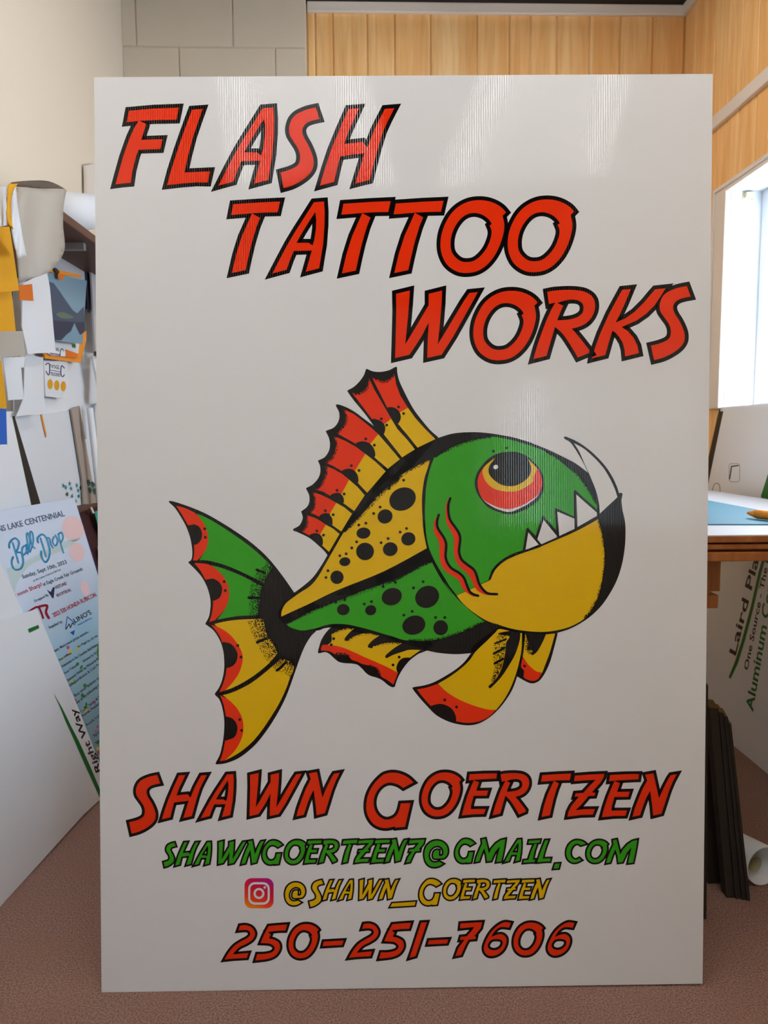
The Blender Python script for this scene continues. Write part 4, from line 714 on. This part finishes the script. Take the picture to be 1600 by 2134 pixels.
# brown box, folder and odds behind the poster
sheet('storage_box', [(158,1060),(200,1050),(232,1052),(240,1330),(200,1330)], back(.055), .04, M['maroon'], label='dark maroon box standing behind the event poster', cat='box')
sheet('box_lid', [(157,1060),(200,1048),(230,1046),(230,1054),(200,1056),(160,1070)], back(.042), .008, M['brown'], parent=None, label='brown lid edge lying on the maroon box', cat='lid')
M['turq'] = mat('turquoise_folder', (6, 148, 140), 0.4, 0.4)
sheet('plastic_folder', [(197,1068),(201,1064),(206,1068),(232,1066),(232,1102),(206,1100)], back(.036), .002, M['turq'], label='turquoise plastic folder sticking up by the sign edge', cat='folder')
sheet('blue_folder', [(206,1100),(232,1098),(232,1180),(222,1140)], back(.039), .002, M['blue'], label='blue plastic folder just below the turquoise one', cat='folder')
sheet('paint_stick', [(189,1058),(192,1057),(197,1069),(194,1070)], back(.034), .004, M['trim'], label='pale wooden stick hooked over the maroon box edge', cat='stick')
sheet('grey_slat', [(205,1139),(213,1142),(232,1250),(220,1210)], back(.042), .004, M['grey'], label='grey slat standing in front of the maroon box', cat='slat')
sheet('blue_board', [(160,1068),(164,1066),(250,1330),(240,1360),(224,1275)], back(.028), .004, M['darkblue'], label='dark blue board edge right behind the event poster', cat='board')
# things pinned to the upper wall
sheet('backing_board', [(30,585),(222,585),(222,1010),(30,1010)], xpl(.008), .005, M['white'], label='large white board fixed flat to the cream wall behind the hanging sheets', cat='board')
sheet('foam_board', [(128,520),(137,524),(178,549),(181,590),(112,572),(112,520)], xpl(.03), .003, M['grey'], label='grey board under the brown shelf, top edge slanting', cat='board')
lk = sheet('lake_photograph', [(99,567),(181,585),(177,640),(172,717),(115,710)], xpl(.07), .002, mat('lake_sky', (116, 150, 170), .4, .4), label='blue photograph of a mountain lake clipped to the wall', cat='photograph')
PL_ = xpl(.07)
pprint('mountain', fill([[(102,587),(112,590),(125,608),(140,630),(152,647),(161,653),(175,638),(177,690),(168,697),(160,684),(155,673),(148,690),(138,698),(128,709),(115,709)]]), PL_, mat('lake_mountain', (52, 72, 98), .4, .4), lk, .0003)
pprint('water', fill([[(109,668),(176,672),(176,692),(167,698),(160,684),(155,673),(148,690),(138,698),(126,709),(115,709)]]), PL_, mat('lake_water', (20, 36, 70), .4, .4), lk, .0005)
pprint('island', fill([smooth([(117,655),(130,650),(146,656),(154,661),(146,664),(128,663)], True, 3)]), PL_, mat('lake_island', (92, 108, 92), .4, .4), lk, .0007)
og = sheet('clip_strip', [(103,560),(120,562),(168,573),(170,579),(150,576),(104,567)], xpl(.074), .003, M['orange'], label='orange strip holding the lake photograph', cat='clip')
sheet('bulldog_clip', [(111,557),(118,559),(124,566),(122,573),(116,567)], xpl(.08), .004, M['black'], label='black bulldog clip on the orange strip', cat='clip')
sheet('orange_tag', [(121,570),(134,572),(132,583),(122,581)], xpl(.082), .002, M['deeporange'], label='small orange tag hanging over the lake photograph', cat='tag')
fo = sheet('orange_folder', [(91,690),(180,690),(180,708),(168,756),(94,747)], xpl(.04), .006, M['orange'], label='orange folder tray behind the lake photograph holding printed sheets', cat='folder')
sheet('printed_sheet', [(96,690),(168,690),(163,737),(137,728),(136,743),(108,741),(96,734)], xpl(.045), .001, M['paper'], label='white sheet with navy logo sticking out of the orange folder', cat='sheet')
PF = xpl(.045); sh = bpy.data.objects['printed_sheet']
pprint('inner_pocket', fill([[(136,728),(163,737),(161,746),(137,744)]]), PF, M['deeporange'], sh)
pprint('lettering', text_vf('GEL', (114,730), (124,732), (0, -6)), PF, M['navy'], sh); pprint('lettering', text_vf('TRUCKERS', (104,740), (125,742), (0, -4)), PF, M['navy'], sh)
pprint('logo_curl', quad_strip([(125,742),(126,730),(129,726),(133,731)], 1.6), PF, M['navy'], sh); pprint('logo_bar', quad_strip([(102,735),(126,739)], 1), PF, M['navy'], sh); pprint('green_mark', fill([[(149,715),(153,718),(157,716),(158,725),(154,725),(150,724)]]), PF, M['green'], sh)
de = sheet('decal_sheet', [(91,752),(141,752),(140,790),(131,830),(95,826)], xpl(.03), .006, M['paper'], label='white decal sheet with a navy logo and three yellow discs', cat='sheet')
PD = xpl(.03)
pprint('lettering', text_vf('TWYAGEL', (104,767), (124,769.5), (0, -8)), PD, M['navy'], de); pprint('lettering', text_vf('TRUCKERS', (105,782), (125,785), (0, -7)), PD, M['navy'], de)
pprint('logo_curl', quad_strip(smooth([(95,760),(100,757),(103,760),(103,778),(100,781),(96,774)], False, 3), 2), PD, M['navy'], de); pprint('logo_curl', quad_strip(smooth([(134,767),(129,762),(127,768),(127,781),(131,785),(134,781)], False, 3), 2), PD, M['navy'], de); pprint('logo_bar', quad_strip([(103,771),(127,775)], 1.2), PD, M['navy'], de)
for x, y in ((104.5, 800.5), (118.5, 803), (132, 805)): pprint('yellow_disc', fill([ell(x, y, 5.6, 10.5, 0, 20)]), PD, M['yellowsheet'], de)
# hanging sheets at the picture edge
sheet('vinyl_sheet', [(48,590),(98,566),(104,600),(116,735),(58,737),(46,680)], xpl(.09), .002, M['paper'], label='white vinyl sheet hanging beside the lake photograph', cat='sheet')
sheet('vinyl_sheet', [(32,690),(48,690),(53,742),(42,745)], xpl(.13), .002, M['greyvinyl'], label='short grey vinyl sheet below the mustard sheet', cat='sheet')
sheet('vinyl_sheet', [(52,738),(90,745),(92,830),(96,860),(34,868),(50,830)], xpl(.055), .002, M['paper'], label='pale sheet hanging left of the decal sheet', cat='sheet')
sheet('vinyl_sheet', [(-30,690),(32,690),(42,742),(-30,746)], xpl(.17), .002, M['greyvinyl'], label='light grey sheet under the mustard sheets at the picture edge', cat='sheet')
sheet('vinyl_sheet', [(6,744),(52,744),(50,766),(44,766),(50,832),(18,834)], xpl(.145), .002, M['paper'], label='white sheet hanging between the mustard strip and the pale sheet', cat='sheet')
sheet('mustard_sheet', [(-30,752),(3,752),(14,850),(-30,856)], xpl(.16), .002, M['yellowsheet'], label='lower mustard card at the picture edge above the blue card', cat='sheet')
sheet('blue_card', [(-30,850),(13,852),(15,926),(-30,928)], xpl(.165), .002, M['blue'], label='blue card at the picture edge below the mustard card', cat='card')
sheet('mustard_sheet', [(-30,475),(20,472),(40,605),(25,607),(-30,612)], xpl(.23), .002, M['yellowsheet'], label='large mustard sheet hanging over the shelf front', cat='sheet')
sheet('mustard_sheet', [(-30,610),(24,607),(33,690),(-30,691)], xpl(.21), .002, M['yellowsheet'], label='second mustard sheet showing below the large one', cat='sheet')
sheet('orange_square', [(40,595),(67,592),(70,627),(41,625)], xpl(.0925), .002, M['deeporange'], label='small orange square card on the white vinyl sheet', cat='card')
# draped vinyl over the shelf, a curled sheet on top, a loose roll, the shelf itself
def drape(name, poly, d, bulge, m, label, cat, parent=None, th=.0025):
    lp = smooth(poly, True, 4); x0, y0, x1, y1 = bb([lp]); pts = []
    n = 13; grid = [(x0 + (x1 - x0) * i / n, y0 + (y1 - y0) * j / n) for i in range(1, n) for j in range(1, n)]
    gi = [g for g in grid if pip(g, [lp]) and min(math.hypot(g[0] - p[0], g[1] - p[1]) for p in lp) > 2]
    k = len(lp); P = [Vector(p) for p in lp + gi]; v, _, f, *_ = delaunay_2d_cdt(P, [(i, (i + 1) % k) for i in range(k)], [], 0, 1e-5)
    f = [t for t in f if pip(sum((v[i] for i in t), Vector((0, 0))) / 3, [lp])]
    V = []
    for q in v:
        s = (q.x - x0) / (x1 - x0); t = (q.y - y0) / (y1 - y0)
        V.append(on(0, XL + d + bulge * (math.sin(math.pi * min(1, s * 1.05)) * .6 + .25 * math.sin(9 * s + 2 * t) - .5 * (1 - t) ** 3), q.x, q.y))
    F = [tuple(t) if (V[t[1]] - V[t[0]]).cross(V[t[2]] - V[t[0]]).dot(CAM - V[t[0]]) > 0 else tuple(t)[::-1] for t in f]
    o = build(name, V, F, m, parent, smooth=True, base=None if parent else V[0]); md = o.modifiers.new('thick', 'SOLIDIFY'); md.thickness = th; md.offset = -1
    return tag(o, label, cat)
q = lambda pts: T((0, 360, 6.278), pts)
drape('vinyl_drape', q([(215,190,1),(500,205),(870,225,1),(832,440),(825,680),(850,930),(830,1050),(760,1180),(640,1300),(480,1360),(260,1440,1),(235,1130),(170,700),(195,400)]), .22, .04, M['greyvinyl'], 'grey white vinyl draped over the shelf edge', 'sheet')
drape('vinyl_drape', q([(160,200,1),(215,195,1),(235,450),(300,850),(350,1090,1),(230,1120,1),(150,680),(140,400)]), .265, .015, M['paper'], 'narrow white vinyl fold lying over the grey drape', 'sheet')
drape('curled_sheet', q([(150,125,1),(350,105),(580,102),(720,140),(858,215,1),(600,206),(235,184,1)]), .17, .01, mat('curl_underside', (96, 84, 76), .5, .3), 'dark backed sheet curling up on top of the drape', 'sheet')  # the curl shows its darker underside
drape('mustard_strip', q([(140,140,1),(240,145,1),(180,220),(150,350),(148,520),(165,740,1),(118,690,1),(92,500),(95,330),(110,210)]), .28, .01, M['yellowsheet'], 'thin curved mustard strip lying over the drape', 'strip')
drape('vinyl_drape', q([(-150,190,1),(90,170,1),(85,350),(110,690,1),(-150,720,1)]), .26, .015, M['paper'], 'white vinyl lying on the shelf left of the mustard strip', 'sheet')
r0, r1 = on(1, 2.26, 80, 446), on(1, 2.36, 203, 440)
v, f = tube_vf(r0, r1, .066, 24, .046, caps=False); ro_ = empty('paper_roll', r0, 'white paper roll lying on the brown shelf', 'roll')
a = build('roll_sheet', v, f, M['paper'], ro_, smooth=True); md = a.modifiers.new('thick', 'SOLIDIFY'); md.thickness = .004
v, f = tube_vf(r0, r1 - (r1 - r0) * .02, .03, 16, .022, caps=False); build('roll_core', v, f, M['grey'], ro_, smooth=True)
zs = on(0, XL + .16, 170, 490).z
shf = empty('wall_shelf', (XL, 2.65, zs - .02), 'dark brown wooden shelf on the cream wall under the rolls', 'shelf')
boxes('shelf_board', [((XL, 2.0, zs - .025), (XL + .20, 3.1, zs))], M['brown'], shf, bevel=.003)
boxes('shelf_rail', [((XL, 2.0, zs - .14), (XL + .02, 3.1, zs - .025))], M['brown'], shf, bevel=.002)
for yy in (2.35, 2.95): boxes('shelf_bracket', [((XL + .02, yy, zs - .13), (XL + .04, yy + .02, zs - .025)), ((XL + .04, yy, zs - .045), (XL + .17, yy + .02, zs - .025))], M['metal'], shf)
sheet('wall_batten', [(181,345),(200,341),(204,408),(182,404)], xpl(.02), .012, M['trim'], label='short white board screwed to the cream wall above the roll', cat='board')
sheet('navy_strip', [(178,549),(188,550),(187,652),(184,650)], xpl(.035), .003, M['plum'], label='narrow dark strip hanging beneath the shelf bracket', cat='strip')
sheet('tall_white_board', [(190,566),(196,561),(220,566),(220,735),(199,735)], xpl(.05), .006, M['grey'], label='tall grey white board partly hidden by the sign edge', cat='board')

# ================================================================== RIGHT SIDE: workbench and what lies around it
YT = 1.56; ztop = on(1, YT, 1530, 1114.5).z; zt = ztop - .004
bench = empty('workbench', (.75, 2.0, 0), 'wooden workbench with a white top behind the big sign', 'table')
xb0, xb1, yb1 = .30, on(2, ztop, 1600, 1040).x, 2.85
boxes('bench_top', [((xb0, YT, zt), (xb1, yb1, ztop))], mat('bench_laminate', (200, 196, 198), .45, .35), bench, bevel=.003)
zz = [on(1, YT, 1530, p).z for p in (1117, 1131, 1135, 1146, 1151, 1170)]
boxes('front_rail', [((xb0, YT, zz[1]), (xb1, YT + .03, zz[0]))], M['benchwood'], bench, bevel=.002)
boxes('front_rail', [((xb0, YT + .006, zz[3]), (xb1, YT + .03, zz[2]))], M['benchwood'], bench, bevel=.002)
boxes('front_rail', [((xb0, YT, zz[5]), (xb1, YT + .03, zz[4]))], M['benchwood'], bench, bevel=.002)
boxes('rail_backing', [((xb0 + .02, YT + .03, zz[5]), (xb1 - .01, YT + .05, zz[0]))], M['benchwood'], bench)
boxes('side_rail', [((xb1 - .03, YT + .05, zz[5]), (xb1, yb1, zz[0]))], M['benchwood'], bench); boxes('side_rail', [((xb0, YT + .05, zz[5]), (xb0 + .03, yb1, zz[0]))], M['benchwood'], bench)
for lx in (xb0 + .04, .60):
    for ly in (YT + .06, yb1 - .1): boxes('leg', [((lx, ly, 0), (lx + .07, ly + .07, zz[5]))], M['benchwood'], bench, bevel=.003)
yk = YT + .06; kx = lambda p, d=0: on(1, yk + d, p, 1220).x; zk0, zk1 = on(1, yk, 1480, 1268).z, on(1, yk, 1480, 1240).z
boxes('knee_post', [((kx(1440), yk, zk1), (kx(1481), yk + .04, zz[5]))], M['benchwood'], bench, bevel=.002)
boxes('knee_plate', [((kx(1440), yk + .04, zk1), (kx(1500, .04), yk + .06, zz[5]))], M['benchwood'], bench)
boxes('knee_block', [((kx(1440), yk, zk0), (kx(1498), yk + .06, zk1))], M['benchwood'], bench, bevel=.002)
# cutting mat and knife
PZ = (Vector((0, 0, ztop + .003)), Vector((0, 0, 1)))
cm = sheet('cutting_mat', [(1380,1025),(1462,1040),(1600,1066),(1700,1084),(1700,1092),(1380,1092)], PZ, .003, M['matteal'], label='pale teal cutting mat lying on the workbench', cat='mat')
kn = empty('utility_knife', onp(PZ, 1580, 1080), 'orange utility knife lying on the cutting mat', 'knife')
ka, kb_ = onp(PZ, 1558, 1079) + Vector((0, 0, .012)), onp(PZ, 1640, 1090) + Vector((0, 0, .012))
v, f = tube_vf(ka, ka + (kb_ - ka) * .25, .004, 10, .011); build('nose', v, f, M['orange'], kn, smooth=True)
v, f = tube_vf(ka + (kb_ - ka) * .25, kb_, .011, 10); build('handle', v, f, M['orange'], kn, smooth=True)
v, f = tube_vf(ka - (kb_ - ka) * .03, ka, .001, 6, .003); build('blade', v, f, M['metal'], kn)
# printed panel leaning on the right wall
Pq, Pn = Vector((1.332, 2.5, 0)), Vector((-1, 0, .045)).normalized()
PR = (Pq, Pn)
pp = sheet('lettered_board', [(1508,852),(1720,835),(1720,1715),(1600,1615),(1528,1555),(1440,1482),(1420,1275)], PR, .004, M['white'], label='white panel with green and black supplier lettering leaning under the window', cat='panel')
for mm, lst in (('black', [('Laird Plastics', (1532.5,1367), (1606,1063), (-13.5, -8))]), ('black', [('One Source - The Right Way', (1557.8,1398), (1625,1051), (-8.5, -4.5))]), ('green', [('Aluminum Composite', (1568,1484), (1632,1100), (-15, -8))])):
    for s, A, B, up in lst: letters(s, A, B, up, PR, M[mm], pp)
pprint('stripe', fill([[(1518,1411),(1522,1415),(1537,1383),(1552,1335),(1569,1270),(1586,1195),(1593,1169),(1602,1110),(1610,1050),(1618,940),(1604,975),(1585,1034),(1592,1050),(1592,1100),(1587,1168),(1580,1193),(1563,1268),(1546,1332),(1531,1379)]]), PR, M['green'], pp)
M['pencil'] = mat('grey_outline', (110, 98, 92), .5, .3)
def ring(pts, w): return quad_strip(pts + pts[:1], w)
pprint('printed_mark', ring(rrect(1519, 966, 1541, 1004, 5, 3), .9), PR, M['pencil'], pp); pprint('printed_mark', quad_strip([(1520,998),(1524,972),(1538,970)], 2.6), PR, M['black'], pp)
pprint('printed_mark', quad_strip(smooth([(1484,1022),(1488,1010),(1494,1007),(1499,1012),(1500,1024)], False, 4), 1.4), PR, M['pencil'], pp)
sheet('dark_board', [(1498,853),(1513,852),(1486,960),(1470,1040),(1456,1040),(1470,980)], (Pq + Vector((.012, 0, 0)), Pn), .006, M['darkbrown'], label='dark brown board edge showing beside the lettered panel', cat='board')
# bundle of dark trim lengths standing by the sign
M['goldtop'] = mat('tan_cut_end', (120, 96, 60), .6, .2)
for b0x, b1x, t0x, t1x, ty, by, yy, lab in ((1474, 1511, 1470, 1482, 1482, 1868, 1.80, 'dark board added as the shade behind the trim bundle'), (1452, 1473, 1459, 1476, 1426, 1893, 1.66, 'tall dark trim length right behind the sign edge'), (1513, 1531, 1477, 1497, 1474, 1890, 1.74, 'wide dark trim length second from the sign in the bundle'), (1532, 1544.5, 1498, 1508, 1484, 1895, 1.735, 'third dark trim length from the sign in the bundle'), (1545.5, 1555.5, 1509, 1517, 1492, 1897, 1.73, 'fourth dark trim length from the sign in the bundle'), (1556.5, 1563, 1518, 1524, 1506, 1896, 1.725, 'thin outermost dark trim length nearest the paper roll')):  # first entry is a dark board standing in for shaded carpet
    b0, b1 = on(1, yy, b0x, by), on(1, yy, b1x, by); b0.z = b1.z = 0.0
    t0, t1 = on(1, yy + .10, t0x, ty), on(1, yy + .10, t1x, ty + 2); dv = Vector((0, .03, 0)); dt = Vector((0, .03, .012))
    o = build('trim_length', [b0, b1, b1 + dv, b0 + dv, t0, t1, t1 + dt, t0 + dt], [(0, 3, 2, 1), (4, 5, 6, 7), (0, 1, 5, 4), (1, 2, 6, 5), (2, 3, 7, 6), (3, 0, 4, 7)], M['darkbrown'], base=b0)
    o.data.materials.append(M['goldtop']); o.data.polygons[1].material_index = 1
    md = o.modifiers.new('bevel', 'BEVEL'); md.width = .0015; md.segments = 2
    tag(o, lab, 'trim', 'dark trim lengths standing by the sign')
# paper roll on the carpet
e0 = on(2, .058, 1592, 1800); rr = .052; e0.z = rr
dr = Vector((-.10, .42, 0)).normalized()
rl = empty('floor_paper_roll', Vector((e0.x, e0.y, 0)), 'loose roll of white paper lying on the carpet beside the dark trim', 'roll')
v, f = tube_vf(e0, e0 + dr * .38, rr - .003, 28, .02, caps=False)
nr = 28; V2 = []
for i, p in enumerate(v): V2.append(Vector((p.x, p.y, p.z)))
zmin = min(p.z for p in V2[nr:]); V2 = V2[:nr] + [p - Vector((0, 0, zmin - .004)) for p in V2[nr:]]
a = build('roll_sheet', V2, f, M['paper'], rl, smooth=True); md = a.modifiers.new('thick', 'SOLIDIFY'); md.thickness = .003; md.offset = 0
v, f = tube_vf(e0 + dr * .03 + Vector((0, 0, -.012)), e0 + dr * .4 + Vector((0, 0, -.014)), .02, 16, .012, caps=False); build('roll_core', v, f, M['beige'], rl, smooth=True)
